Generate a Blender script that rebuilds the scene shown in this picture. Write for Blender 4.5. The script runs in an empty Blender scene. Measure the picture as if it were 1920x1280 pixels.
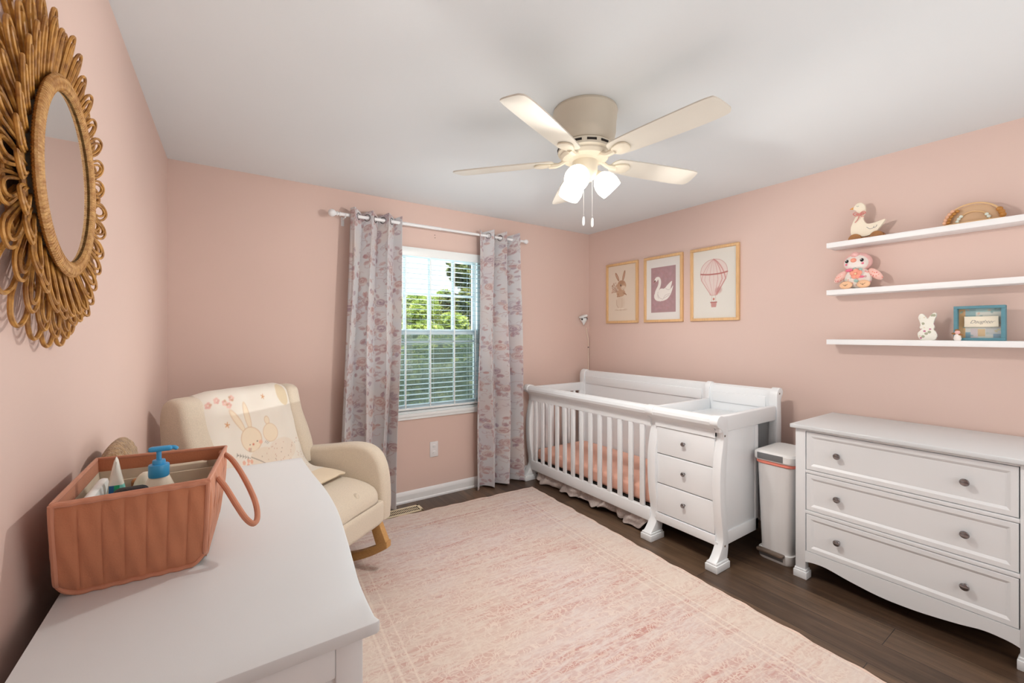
import bpy, bmesh, math, random
import numpy as np
from mathutils import Vector, Matrix
PI = math.pi
random.seed(7)
rng = np.random.default_rng(11)
S = bpy.context.scene
COL = S.collection

# ---------------------------------------------------------------- room figures (metres)
XL, XR, YF, YN, H = -0.274, 3.284, 3.337, -0.95, 2.44
CAMH = 1.370
YAW = math.radians(34.3)

def wallx(y): return XL - 0.0177 * (YF - y)

def lin(c):
    c = np.asarray(c, dtype=float)
    return np.where(c <= 0.04045, c / 12.92, ((c + 0.055) / 1.055) ** 2.4)

def rgb(r, g, b):
    v = lin(np.array([r, g, b]) / 255.0)
    return (float(v[0]), float(v[1]), float(v[2]), 1.0)

# ---------------------------------------------------------------- materials
def newmat(name):
    m = bpy.data.materials.new(name); m.use_nodes = True
    nt = m.node_tree
    return m, nt, nt.nodes['Principled BSDF'], nt.nodes['Material Output']

def node(nt, t, **k):
    n = nt.nodes.new(t)
    for a, v in k.items(): setattr(n, a, v)
    return n

def coords(nt, scale=(1, 1, 1), out='Object', rot=(0, 0, 0)):
    tc = node(nt, 'ShaderNodeTexCoord'); mp = node(nt, 'ShaderNodeMapping')
    mp.inputs['Scale'].default_value = scale; mp.inputs['Rotation'].default_value = rot
    nt.links.new(tc.outputs[out], mp.inputs['Vector'])
    return mp.outputs['Vector']

def mat(name, col, rough=0.5, metal=0.0, var=0.0, vscale=8, bump=0.0, bscale=200, emis=None, estr=0, sheen=0, coat=0, stretch=(1, 1, 1), col2=None, bdist=0.002):
    m, nt, p, out = newmat(name)
    p.inputs['Roughness'].default_value = rough; p.inputs['Metallic'].default_value = metal
    if sheen: p.inputs['Sheen Weight'].default_value = sheen
    if coat: p.inputs['Coat Weight'].default_value = coat; p.inputs['Coat Roughness'].default_value = 0.2
    vec = coords(nt, stretch)
    n = node(nt, 'ShaderNodeTexNoise'); n.inputs['Scale'].default_value = vscale; n.inputs['Detail'].default_value = 4
    nt.links.new(vec, n.inputs['Vector'])
    r = node(nt, 'ShaderNodeValToRGB')
    a = np.array(col[:3]); b = np.array(col2[:3]) if col2 else a * (1 - var)
    r.color_ramp.elements[0].color = (*b, 1); r.color_ramp.elements[1].color = (*a, 1)
    r.color_ramp.elements[0].position = 0.35; r.color_ramp.elements[1].position = 0.65
    nt.links.new(n.outputs['Fac'], r.inputs['Fac']); nt.links.new(r.outputs['Color'], p.inputs['Base Color'])
    if bump:
        n2 = node(nt, 'ShaderNodeTexNoise'); n2.inputs['Scale'].default_value = bscale; n2.inputs['Detail'].default_value = 3
        nt.links.new(vec, n2.inputs['Vector'])
        bp = node(nt, 'ShaderNodeBump'); bp.inputs['Strength'].default_value = bump; bp.inputs['Distance'].default_value = bdist
        nt.links.new(n2.outputs['Fac'], bp.inputs['Height']); nt.links.new(bp.outputs['Normal'], p.inputs['Normal'])
    if emis:
        p.inputs['Emission Color'].default_value = emis; p.inputs['Emission Strength'].default_value = estr
    return m

def painted(name, rough=0.8, sheen=0, bump=0.0, bscale=600, trans=0.0):
    """colour comes from the mesh's painted colour attribute"""
    m, nt, p, out = newmat(name)
    p.inputs['Roughness'].default_value = rough
    if sheen: p.inputs['Sheen Weight'].default_value = sheen
    a = node(nt, 'ShaderNodeAttribute', attribute_name='paint')
    n = node(nt, 'ShaderNodeTexNoise'); n.inputs['Scale'].default_value = bscale
    nt.links.new(coords(nt), n.inputs['Vector'])
    mx = node(nt, 'ShaderNodeMix', data_type='RGBA', blend_type='MULTIPLY'); mx.inputs[0].default_value = 0.12
    nt.links.new(a.outputs['Color'], mx.inputs[6]); nt.links.new(n.outputs['Color'], mx.inputs[7])
    nt.links.new(mx.outputs[2], p.inputs['Base Color'])
    if bump:
        bp = node(nt, 'ShaderNodeBump'); bp.inputs['Strength'].default_value = bump; bp.inputs['Distance'].default_value = 0.001
        nt.links.new(n.outputs['Fac'], bp.inputs['Height']); nt.links.new(bp.outputs['Normal'], p.inputs['Normal'])
    if trans:
        tr = node(nt, 'ShaderNodeBsdfTranslucent'); nt.links.new(mx.outputs[2], tr.inputs['Color'])
        ms = node(nt, 'ShaderNodeMixShader'); ms.inputs[0].default_value = trans
        nt.links.new(p.outputs[0], ms.inputs[1]); nt.links.new(tr.outputs[0], ms.inputs[2]); nt.links.new(ms.outputs[0], out.inputs[0])
    return m

M = {}
WALLC = rgb(217, 192, 182)
M['wall'] = mat('pink_wall_paint', WALLC, 0.75, var=0.015, vscale=2, bump=0.12, bscale=350)
M['ceiling'] = mat('ceiling_paint', rgb(221, 226, 229), 0.9, var=0.02, vscale=1.2, bump=0.08, bscale=200)
M['trim'] = mat('white_trim', rgb(232, 234, 236), 0.4, var=0.02)
M['white'] = mat('white_lacquer', rgb(233, 237, 240), 0.38, var=0.01, vscale=3)
M['whitetop'] = mat('white_dresser_top', rgb(221, 226, 229), 0.32, var=0.015, vscale=3, bump=0.05, bscale=500)
M['shelf'] = mat('white_shelf', rgb(240, 240, 241), 0.45, var=0.01)
M['gap'] = mat('dark_gap', rgb(60, 58, 58), 0.9)
M['vinyl'] = mat('white_vinyl', rgb(236, 242, 243), 0.35, var=0.01)
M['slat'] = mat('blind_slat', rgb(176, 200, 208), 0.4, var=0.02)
M['chrome'] = mat('brushed_nickel', rgb(150, 148, 150), 0.22, metal=1.0, var=0.1, vscale=60)
M['steel'] = mat('brushed_steel', rgb(130, 132, 134), 0.45, metal=0.5, var=0.15, vscale=20, stretch=(1, 60, 60))
M['cream_metal'] = mat('cream_enamel', rgb(226, 218, 200), 0.45, var=0.02)
M['blade'] = mat('cream_fan_blade', rgb(218, 213, 202), 0.5, var=0.03, vscale=6)
M['boucle'] = mat('cream_boucle', rgb(226, 213, 193), 0.95, var=0.10, vscale=220, bump=0.8, bscale=420, sheen=0.3, bdist=0.004)
M['rocker'] = mat('honey_oak', rgb(202, 156, 98), 0.5, var=0.25, vscale=10, stretch=(6, 6, 60))
M['frame_wood'] = mat('pale_beech', rgb(224, 182, 132), 0.5, var=0.12, vscale=12, stretch=(8, 8, 1))
M['rattan'] = mat('golden_rattan', rgb(198, 146, 70), 0.45, col2=rgb(140, 92, 36), vscale=50)
M['rattan_d'] = mat('wrapped_rattan', rgb(206, 162, 100), 0.5, col2=rgb(168, 118, 62), vscale=90)
M['bag'] = mat('terracotta_quilt', rgb(190, 124, 90), 0.9, var=0.10, vscale=14, bump=0.3, bscale=260, sheen=0.2)
M['bagpink'] = mat('dusty_terracotta_trim', rgb(196, 134, 106), 0.85, var=0.08, vscale=20, sheen=0.2)
M['baglin'] = mat('bag_lining', rgb(214, 200, 178), 0.9, var=0.08, vscale=30)
M['blue'] = mat('blue_plastic', rgb(60, 158, 212), 0.35)
M['bottle'] = mat('ivory_plastic', rgb(240, 234, 216), 0.35)
M['black'] = mat('black_bristle', rgb(22, 20, 22), 0.6, var=0.3, vscale=80, bump=0.8, bscale=300)
M['blackp'] = mat('black_plastic', rgb(20, 20, 22), 0.4)
M['pinkp'] = mat('pink_plastic', rgb(232, 160, 160), 0.5)
M['diaper'] = mat('white_nappy', rgb(236, 238, 236), 0.8, var=0.06, vscale=60)
M['plush'] = mat('tan_plush', rgb(198, 162, 112), 1.0, col2=rgb(150, 112, 66), vscale=70, bump=1.0, bscale=200, sheen=0.5, bdist=0.01)
M['sheet'] = mat('coral_crib_sheet', rgb(236, 184, 164), 0.85, var=0.03, vscale=20)
M['bin'] = mat('white_bin_metal', rgb(226, 226, 226), 0.4, var=0.03, vscale=40, stretch=(1, 1, 0.02))
M['lidp'] = mat('white_bin_plastic', rgb(234, 234, 233), 0.45)
M['liner'] = mat('coral_bin_liner', rgb(238, 140, 122), 0.6, bump=0.6, bscale=60)
M['pedal'] = mat('bronze_pedal', rgb(122, 106, 94), 0.4, metal=0.4)
M['vent'] = mat('cream_register', rgb(222, 208, 178), 0.5)
M['dark'] = mat('dark_slot', rgb(34, 28, 24), 0.8)
M['outlet'] = mat('outlet_plastic', rgb(226, 226, 228), 0.35)
M['duck'] = mat('cream_painted_wood', rgb(240, 230, 210), 0.6, var=0.02)
M['orange'] = mat('orange_beak', rgb(226, 160, 70), 0.6)
M['brownw'] = mat('brown_wood', rgb(166, 112, 60), 0.55, var=0.2, vscale=30)
M['ribbon'] = mat('dusty_pink_ribbon', rgb(212, 140, 132), 0.6)
M['ply'] = mat('birch_plywood', rgb(226, 188, 140), 0.55, var=0.08, vscale=30)
M['bead_b'] = mat('honey_bead', rgb(186, 128, 60), 0.45)
M['bead_w'] = mat('white_bead', rgb(226, 236, 228), 0.4)
M['bead_p'] = mat('peach_bead', rgb(232, 182, 150), 0.5)
M['teal'] = mat('teal_painted_wood', rgb(92, 142, 156), 0.6, var=0.08, vscale=40)
M['ink'] = mat('grey_ink', rgb(110, 112, 120), 0.7)
M['p_white'] = mat('plush_white', rgb(240, 232, 226), 0.95, var=0.05, vscale=80, bump=0.4)
M['p_pink'] = mat('plush_pink', rgb(238, 190, 186), 0.95, var=0.08, vscale=60, bump=0.4)
M['p_peach'] = mat('plush_peach', rgb(240, 196, 158), 0.95, bump=0.4)
M['p_coral'] = mat('plush_coral', rgb(240, 162, 140), 0.95, bump=0.4)
M['p_rose'] = mat('plush_rose', rgb(232, 120, 146), 0.9)
M['p_sage'] = mat('plush_sage', rgb(158, 190, 184), 0.9)
M['cable'] = mat('cable_cover', rgb(232, 212, 196), 0.6)
M['leaf'] = None
M['paint'] = painted('painted_paper', 0.75)
M['cloth'] = painted('printed_curtain_cloth', 0.9, sheen=0.15, trans=0.10)
M['blanket'] = painted('printed_cotton', 0.92, sheen=0.2)
M['glazed'] = painted('glazed_ceramic', 0.35)

def spots(name, base, cols, scale, th=.33):
    m, nt, p, out = newmat(name)
    v = node(nt, 'ShaderNodeTexVoronoi'); v.inputs['Scale'].default_value = scale
    nt.links.new(coords(nt), v.inputs['Vector'])
    r = node(nt, 'ShaderNodeValToRGB'); r.color_ramp.interpolation = 'CONSTANT'
    e = r.color_ramp.elements; e[0].color = cols[0]; e[0].position = 0; e[1].color = cols[1]; e[1].position = 1 / len(cols)
    for i, c in enumerate(cols[2:]): k = e.new((i + 2) / len(cols)); k.color = c
    sp = node(nt, 'ShaderNodeSeparateColor'); nt.links.new(v.outputs['Color'], sp.inputs[0]); nt.links.new(sp.outputs[0], r.inputs['Fac'])
    lt = node(nt, 'ShaderNodeMath', operation='LESS_THAN'); lt.inputs[1].default_value = th
    nt.links.new(v.outputs['Distance'], lt.inputs[0])
    mx = node(nt, 'ShaderNodeMix', data_type='RGBA'); mx.inputs[6].default_value = base
    nt.links.new(lt.outputs[0], mx.inputs[0]); nt.links.new(r.outputs['Color'], mx.inputs[7]); nt.links.new(mx.outputs[2], p.inputs['Base Color'])
    p.inputs['Roughness'].default_value = 0.95
    return m
M['p_print'] = spots('plush_print', rgb(238, 230, 222), [rgb(240, 190, 180), rgb(190, 205, 200), rgb(214, 180, 176), rgb(200, 216, 190), rgb(236, 170, 170)], 45)
M['p_wing'] = spots('plush_wing_print', rgb(240, 196, 186), [rgb(220, 120, 120), rgb(250, 230, 220), rgb(236, 150, 130)], 90)
M['skirt'] = spots('dotted_skirt', rgb(186, 174, 168), [rgb(160, 148, 150), rgb(176, 160, 158), rgb(214, 206, 200)], 140)

# floor boards: seams run away from the camera along Y
def floor_mat():
    m, nt, p, out = newmat('walnut_plank_floor')
    tc = node(nt, 'ShaderNodeTexCoord'); sp = node(nt, 'ShaderNodeSeparateXYZ'); cb = node(nt, 'ShaderNodeCombineXYZ')
    nt.links.new(tc.outputs['Object'], sp.inputs[0])
    ad = node(nt, 'ShaderNodeMath', operation='ADD'); ad.inputs[1].default_value = 5.47
    ax = node(nt, 'ShaderNodeMath', operation='ADD'); ax.inputs[1].default_value = 5.06
    nt.links.new(sp.outputs['Y'], ad.inputs[0]); nt.links.new(sp.outputs['X'], ax.inputs[0])
    nt.links.new(ad.outputs[0], cb.inputs['X']); nt.links.new(ax.outputs[0], cb.inputs['Y'])
    b = node(nt, 'ShaderNodeTexBrick'); b.offset = 0.37; b.offset_frequency = 2
    b.inputs['Scale'].default_value = 1; b.inputs['Brick Width'].default_value = 1.22; b.inputs['Row Height'].default_value = 0.182
    b.inputs['Mortar Size'].default_value = 0.0016; b.inputs['Mortar Smooth'].default_value = 0.3; b.inputs['Bias'].default_value = -0.1
    b.inputs['Color1'].default_value = rgb(112, 88, 68); b.inputs['Color2'].default_value = rgb(74, 55, 42); b.inputs['Mortar'].default_value = rgb(26, 20, 17)
    nt.links.new(cb.outputs[0], b.inputs['Vector'])
    def grain(sx, sy, sc, lo, hi, dist):
        mp = node(nt, 'ShaderNodeMapping'); mp.inputs['Scale'].default_value = (sx, sy, 1); nt.links.new(tc.outputs['Object'], mp.inputs[0])
        n = node(nt, 'ShaderNodeTexNoise'); n.inputs['Scale'].default_value = sc; n.inputs['Detail'].default_value = 6; n.inputs['Distortion'].default_value = dist
        nt.links.new(mp.outputs[0], n.inputs['Vector'])
        r = node(nt, 'ShaderNodeValToRGB'); r.color_ramp.elements[0].position = 0.3; r.color_ramp.elements[1].position = 0.7
        r.color_ramp.elements[0].color = (lo, lo, lo, 1); r.color_ramp.elements[1].color = (hi, hi, hi, 1)
        nt.links.new(n.outputs['Fac'], r.inputs[0]); return r.outputs[0]
    cur = b.outputs['Color']
    for g in (grain(9, 0.7, 3, 0.55, 1.15, 0.6), grain(40, 2.0, 4, 0.75, 1.1, 0.2)):
        mx = node(nt, 'ShaderNodeMix', data_type='RGBA', blend_type='MULTIPLY'); mx.inputs[0].default_value = 1
        nt.links.new(cur, mx.inputs[6]); nt.links.new(g, mx.inputs[7]); cur = mx.outputs[2]
    nt.links.new(cur, p.inputs['Base Color']); p.inputs['Roughness'].default_value = 0.38
    return m
M['floor'] = floor_mat()

# faded floral rug
RUGA = math.radians(-3.2)
def rug_mat(W, L):
    m, nt, p, out = newmat('faded_pink_rug')
    tc = node(nt, 'ShaderNodeTexCoord')
    def noise(scale, sx, sy, detail=5, dist=0.0, off=0):
        mp = node(nt, 'ShaderNodeMapping'); mp.inputs['Scale'].default_value = (sx, sy, 1); mp.inputs['Location'].default_value = (off, off * 2, 0)
        nt.links.new(tc.outputs['Object'], mp.inputs[0])
        n = node(nt, 'ShaderNodeTexNoise'); n.inputs['Scale'].default_value = scale; n.inputs['Detail'].default_value = detail; n.inputs['Distortion'].default_value = dist
        nt.links.new(mp.outputs[0], n.inputs['Vector']); return n
    def ramp(src, a, b, ca=(0, 0, 0, 1), cb=(1, 1, 1, 1)):
        r = node(nt, 'ShaderNodeValToRGB'); r.color_ramp.elements[0].position = a; r.color_ramp.elements[1].position = b
        r.color_ramp.elements[0].color = ca; r.color_ramp.elements[1].color = cb
        nt.links.new(src, r.inputs[0]); return r.outputs[0]
    def mix(f, a, b, mode='MIX'):
        mx = node(nt, 'ShaderNodeMix', data_type='RGBA', blend_type=mode)
        for i, v in ((0, f), (6, a), (7, b)):
            if isinstance(v, (tuple, float, int)): mx.inputs[i].default_value = v
            else: nt.links.new(v, mx.inputs[i])
        return mx.outputs[2]
    def math_(op, a, b=None):
        n = node(nt, 'ShaderNodeMath', operation=op)
        for i, v in ((0, a), (1, b)):
            if v is None: continue
            if isinstance(v, (float, int)): n.inputs[i].default_value = v
            else: nt.links.new(v, n.inputs[i])
        return n.outputs[0]
    big = ramp(noise(2.4, 0.35, 1.8, 3).outputs['Fac'], 0.42, 0.62)            # broad bands across
    fine = ramp(noise(14, 0.28, 2.2, 7, 0.5, 3).outputs['Fac'], 0.44, 0.60)     # streaks across
    tiny = ramp(noise(60, 0.4, 1.8, 5, 0.4, 8).outputs['Fac'], 0.42, 0.58)
    amt = math_('MULTIPLY', math_('ADD', math_('MULTIPLY', big, 0.50), 0.36), math_('ADD', math_('MULTIPLY', fine, 0.6), math_('MULTIPLY', tiny, 0.45)))
    base = mix(ramp(noise(1.1, 1, 1, 2, 0, 5).outputs['Fac'], 0.4, 0.6), rgb(206, 190, 179), rgb(207, 194, 190))
    c = mix(amt, base, rgb(182, 130, 120))
    # swirling vine lines and blossoms
    dn = noise(12, 1, 1, 3, 0, 1)
    vadd = node(nt, 'ShaderNodeVectorMath', operation='MULTIPLY_ADD')
    nt.links.new(dn.outputs['Color'], vadd.inputs[0]); vadd.inputs[1].default_value = (0.12, 0.12, 0)
    nt.links.new(tc.outputs['Object'], vadd.inputs[2])
    def vor(scale, feat):
        v = node(nt, 'ShaderNodeTexVoronoi', feature=feat); v.inputs['Scale'].default_value = scale
        nt.links.new(vadd.outputs[0], v.inputs['Vector']); return v
    vine = ramp(vor(15, 'DISTANCE_TO_EDGE').outputs['Distance'], 0.010, 0.035, (1, 1, 1, 1), (0, 0, 0, 1))
    vine2 = ramp(vor(31, 'DISTANCE_TO_EDGE').outputs['Distance'], 0.03, 0.09, (1, 1, 1, 1), (0, 0, 0, 1))
    fl = vor(17, 'F1').outputs['Distance']
    ring = ramp(math_('ABSOLUTE', math_('SUBTRACT', fl, 0.2)), 0.02, 0.06, (1, 1, 1, 1), (0, 0, 0, 1))
    gate = ramp(noise(5, 1, 1, 2, 0, 12).outputs['Fac'], 0.45, 0.6)
    lines = math_('MULTIPLY', math_('MAXIMUM', math_('MAXIMUM', vine, math_('MULTIPLY', vine2, 0.85)), math_('MULTIPLY', ring, gate)), math_('ADD', math_('MULTIPLY', fine, 0.45), 0.32))
    c = mix(math_('MULTIPLY', lines, .85), c, rgb(222, 210, 198))
    # borders: distance from the rug's edge
    sp = node(nt, 'ShaderNodeSeparateXYZ'); nt.links.new(tc.outputs['Object'], sp.inputs[0])
    dx = math_('SUBTRACT', W / 2, math_('ABSOLUTE', sp.outputs['X'])); dy = math_('SUBTRACT', L / 2, math_('ABSOLUTE', sp.outputs['Y']))
    d = math_('MINIMUM', dx, dy)
    for pos, w in ((0.02, 0.006), (0.205, 0.005), (0.245, 0.005), (0.30, 0.003)):
        ln = ramp(math_('ABSOLUTE', math_('SUBTRACT', d, pos)), w * 0.6, w * 1.6, (1, 1, 1, 1), (0, 0, 0, 1))
        c = mix(math_('MULTIPLY', ln, 0.45), c, rgb(228, 216, 202))
    band = ramp(math_('ABSOLUTE', math_('SUBTRACT', d, 0.115)), 0.07, 0.085, (1, 1, 1, 1), (0, 0, 0, 1))
    c = mix(math_('MULTIPLY', band, 0.28), c, rgb(226, 214, 200))
    edge = ramp(d, 0.003, 0.012, (1, 1, 1, 1), (0, 0, 0, 1))
    c = mix(edge, c, rgb(226, 200, 184))
    nt.links.new(c, p.inputs['Base Color']); p.inputs['Roughness'].default_value = 0.95
    bp = node(nt, 'ShaderNodeBump'); bp.inputs['Strength'].default_value = 0.25; bp.inputs['Distance'].default_value = 0.003
    nt.links.new(noise(220, 1, 1, 2).outputs['Fac'], bp.inputs['Height']); nt.links.new(bp.outputs['Normal'], p.inputs['Normal'])
    return m

def glass_mat(name, tint, fac):
    m, nt, p, out = newmat(name)
    nt.nodes.remove(p)
    t = node(nt, 'ShaderNodeBsdfTransparent'); t.inputs[0].default_value = tint
    g = node(nt, 'ShaderNodeBsdfGlossy'); g.inputs['Roughness'].default_value = 0.02
    x = node(nt, 'ShaderNodeMixShader'); x.inputs[0].default_value = fac
    nt.links.new(t.outputs[0], x.inputs[1]); nt.links.new(g.outputs[0], x.inputs[2]); nt.links.new(x.outputs[0], out.inputs[0])
    return m
M['glass'] = glass_mat('window_glass', (0.97, 0.99, 0.98, 1), 0.03)
M['frosted'] = None
def screen_mat():
    m, nt, p, out = newmat('insect_screen_mesh')
    p.inputs['Base Color'].default_value = rgb(140, 152, 142); p.inputs['Roughness'].default_value = 0.8
    t = node(nt, 'ShaderNodeBsdfTransparent'); x = node(nt, 'ShaderNodeMixShader'); x.inputs[0].default_value = 0.45
    nt.links.new(t.outputs[0], x.inputs[1]); nt.links.new(p.outputs[0], x.inputs[2]); nt.links.new(x.outputs[0], out.inputs[0])
    return m
M['screen'] = screen_mat()
m, nt, p, out = newmat('mirror_silver'); p.inputs['Base Color'].default_value = (0.86, 0.88, 0.87, 1); p.inputs['Metallic'].default_value = 1; p.inputs['Roughness'].default_value = 0.03
M['mirror'] = m
m, nt, p, out = newmat('lit_opal_glass'); p.inputs['Base Color'].default_value = (0.95, 0.93, 0.88, 1); p.inputs['Roughness'].default_value = 0.3
p.inputs['Emission Color'].default_value = (1, 0.93, 0.80, 1); p.inputs['Emission Strength'].default_value = 2.6
M['opal'] = m
def leaf_mat(name, a, b, c):
    m, nt, p, out = newmat(name)
    n = node(nt, 'ShaderNodeTexNoise'); n.inputs['Scale'].default_value = 2.2; n.inputs['Detail'].default_value = 6
    nt.links.new(coords(nt), n.inputs['Vector'])
    r = node(nt, 'ShaderNodeValToRGB'); e = r.color_ramp.elements; e[0].position = .35; e[1].position = .65; e[0].color = a; e[1].color = b
    k = e.new(.5); k.color = c
    nt.links.new(n.outputs['Fac'], r.inputs[0]); nt.links.new(r.outputs[0], p.inputs['Base Color']); p.inputs['Roughness'].default_value = .6
    tr = node(nt, 'ShaderNodeBsdfTranslucent'); nt.links.new(r.outputs[0], tr.inputs[0])
    x = node(nt, 'ShaderNodeMixShader'); x.inputs[0].default_value = .35
    nt.links.new(p.outputs[0], x.inputs[1]); nt.links.new(tr.outputs[0], x.inputs[2]); nt.links.new(x.outputs[0], out.inputs[0])
    return m
M['leaf_l'] = leaf_mat('lime_leaves', rgb(110, 136, 60), rgb(206, 216, 130), rgb(164, 184, 88))
M['leaf_d'] = leaf_mat('deep_leaves', rgb(74, 88, 58), rgb(168, 172, 112), rgb(108, 122, 76))
M['pine'] = leaf_mat('pine_needles', rgb(78, 92, 52), rgb(178, 182, 104), rgb(122, 132, 74))
M['bark'] = mat('bark', rgb(96, 78, 62), 0.9, var=0.3)
M['grass'] = mat('lawn', rgb(150, 166, 104), 0.95, var=0.3, vscale=3)
M['siding'] = mat('tan_siding', rgb(214, 190, 172), 0.8, var=0.05)
M['roofing'] = mat('grey_shingles', rgb(150, 140, 140), 0.9, var=0.2, vscale=6)

# ---------------------------------------------------------------- mesh building
ORG = {}   # world offset of each object built in world coordinates
class B:
    def __init__(s): s.bm = bmesh.new()
    def _v(s, co, T=None):
        co = Vector(co)
        return s.bm.verts.new(T @ co if T is not None else co)
    def box(s, x0, x1, y0, y1, z0, z1, bev=0.0, seg=2, T=None):
        tmp = bmesh.new(); bmesh.ops.create_cube(tmp, size=1)
        for v in tmp.verts:
            v.co = Vector(((x0 + x1) / 2 + v.co.x * (x1 - x0), (y0 + y1) / 2 + v.co.y * (y1 - y0), (z0 + z1) / 2 + v.co.z * (z1 - z0)))
        if bev: bmesh.ops.bevel(tmp, geom=tmp.edges[:], offset=bev, segments=seg, affect='EDGES', profile=0.5)
        s.join(tmp, T); return s
    def join(s, tmp, T=None):
        mp = {}
        for v in tmp.verts: mp[v] = s._v(v.co, T)
        for f in tmp.faces:
            try: s.bm.faces.new([mp[v] for v in f.verts])
            except ValueError: pass
        tmp.free()
    def prism(s, pts, axis, a0, a1, bev=0.0, seg=2, T=None):
        """closed 2-D outline extruded along axis ('x': pts are (y,z); 'y': (x,z); 'z': (x,y))"""
        tmp = bmesh.new()
        def mk(p, a):
            return {'x': (a, p[0], p[1]), 'y': (p[0], a, p[1]), 'z': (p[0], p[1], a)}[axis]
        v0 = [tmp.verts.new(mk(p, a0)) for p in pts]; v1 = [tmp.verts.new(mk(p, a1)) for p in pts]
        n = len(pts)
        f0 = tmp.faces.new(v0); f1 = tmp.faces.new(v1[::-1])
        for i in range(n): tmp.faces.new([v0[(i + 1) % n], v0[i], v1[i], v1[(i + 1) % n]])
        bmesh.ops.recalc_face_normals(tmp, faces=tmp.faces[:])
        if bev:
            ed = [e for f in (f0, f1) for e in f.edges]
            bmesh.ops.bevel(tmp, geom=ed, offset=bev, segments=seg, affect='EDGES', profile=0.5)
        bmesh.ops.triangulate(tmp, faces=[f for f in tmp.faces if len(f.verts) > 4])
        s.join(tmp, T); return s
    def tube(s, pts, r, n=8, T=None, closed=False, caps=True):
        pts = [Vector(p) for p in pts]; N = len(pts)
        rs = r if isinstance(r, (list, tuple)) else [r] * N
        up = None; rings = []
        for i in range(N):
            a = pts[(i - 1) % N] if (closed or i > 0) else pts[i]; b = pts[(i + 1) % N] if (closed or i < N - 1) else pts[i]
            t = (b - a)
            t = t.normalized() if t.length > 1e-9 else Vector((0, 0, 1))
            if up is None:
                up = Vector((0, 0, 1)) if abs(t.z) < 0.9 else Vector((1, 0, 0))
            side = t.cross(up)
            if side.length < 1e-6: side = t.orthogonal()
            side.normalize(); up = side.cross(t).normalized()
            rings.append([s._v(pts[i] + (side * math.cos(2 * PI * k / n) + up * math.sin(2 * PI * k / n)) * rs[i], T) for k in range(n)])
        m = N if closed else N - 1
        for i in range(m):
            A, Bq = rings[i], rings[(i + 1) % N]
            for k in range(n): s.bm.faces.new([A[k], A[(k + 1) % n], Bq[(k + 1) % n], Bq[k]])
        if caps and not closed:
            s.bm.faces.new(rings[0][::-1]); s.bm.faces.new(rings[-1])
        return s
    def lathe(s, prof, c=(0, 0, 0), n=24, T=None, cap=True):
        rings = []
        for r, z in prof:
            rings.append([s._v((c[0] + max(r, 1e-4) * math.cos(2 * PI * k / n), c[1] + max(r, 1e-4) * math.sin(2 * PI * k / n), c[2] + z), T) for k in range(n)])
        for A, Bq in zip(rings, rings[1:]):
            for k in range(n): s.bm.faces.new([A[k], A[(k + 1) % n], Bq[(k + 1) % n], Bq[k]])
        if cap:
            s.bm.faces.new(rings[0][::-1]); s.bm.faces.new(rings[-1])
        return s
    def rbox(s, c, h, r, n=10, T=None, fn=None):
        """soft rounded box: centre, half sizes, corner radius; fn may displace a point"""
        tmp = bmesh.new(); bmesh.ops.create_cube(tmp, size=2)
        bmesh.ops.subdivide_edges(tmp, edges=tmp.edges[:], cuts=n, use_grid_fill=True)
        h = Vector(h); c = Vector(c)
        if not isinstance(r, (tuple, list)): r = (r, r, r)
        for v in tmp.verts:
            p = Vector([math.copysign(abs(a) ** 0.8, a) for a in v.co]); q = Vector([p[i] * h[i] for i in range(3)])
            k = Vector([max(-h[i] + r[i], min(h[i] - r[i], q[i])) for i in range(3)])
            d = Vector([(q[i] - k[i]) / r[i] for i in range(3)])
            if d.length > 1e-6:
                mx = max(abs(a) for a in d); d = d.normalized() * mx
                q = k + Vector([d[i] * r[i] for i in range(3)])
            q = c + q
            if fn: q = Vector(fn(q))
            v.co = q
        s.join(tmp, T); return s
    def sphere(s, c, r, T=None, u=16, v=10):
        if not isinstance(r, (tuple, list)): r = (r, r, r)
        tmp = bmesh.new(); bmesh.ops.create_uvsphere(tmp, u_segments=u, v_segments=v, radius=1)
        for w in tmp.verts: w.co = Vector((c[0] + w.co.x * r[0], c[1] + w.co.y * r[1], c[2] + w.co.z * r[2]))
        s.join(tmp, T); return s
    def rings(s, y0, y1, z0, z1, x, steps, sgn=-1):
        """raised/recessed rectangular panel facing -X (sgn=-1): steps = [(inset, height)]"""
        prev = None
        for ins, h in steps:
            cur = [s._v((x + sgn * h, a, b)) for a, b in ((y0 + ins, z0 + ins), (y1 - ins, z0 + ins), (y1 - ins, z1 - ins), (y0 + ins, z1 - ins))]
            if prev:
                for k in range(4): s.bm.faces.new([prev[k], prev[(k + 1) % 4], cur[(k + 1) % 4], cur[k]])
            prev = cur
        s.bm.faces.new(prev); return s
    def build(s, name, m, parent=None, local=False, smooth=True, ang=35, origin=None):
        me = bpy.data.meshes.new(name)
        bmesh.ops.recalc_face_normals(s.bm, faces=s.bm.faces[:])
        off = Vector((0, 0, 0))
        if not local:
            if parent is not None: off = ORG.get(parent.name, Vector((0, 0, 0)))
            else:
                if origin is None:
                    xs = [v.co for v in s.bm.verts]
                    lo = [min(c[i] for c in xs) for i in range(3)]; hi = [max(c[i] for c in xs) for i in range(3)]
                    origin = ((lo[0] + hi[0]) / 2, (lo[1] + hi[1]) / 2, lo[2])
                off = Vector(origin)
            for v in s.bm.verts: v.co -= off
        s.bm.to_mesh(me); s.bm.free()
        if smooth:
            for p_ in me.polygons: p_.use_smooth = True
            me.set_sharp_from_angle(angle=math.radians(ang))
        me.materials.append(m)
        o = bpy.data.objects.new(name, me); COL.objects.link(o)
        if parent is not None: o.parent = parent
        elif not local: o.location = off
        ORG[o.name] = off if not local else Vector((0, 0, 0))
        return o

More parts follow.
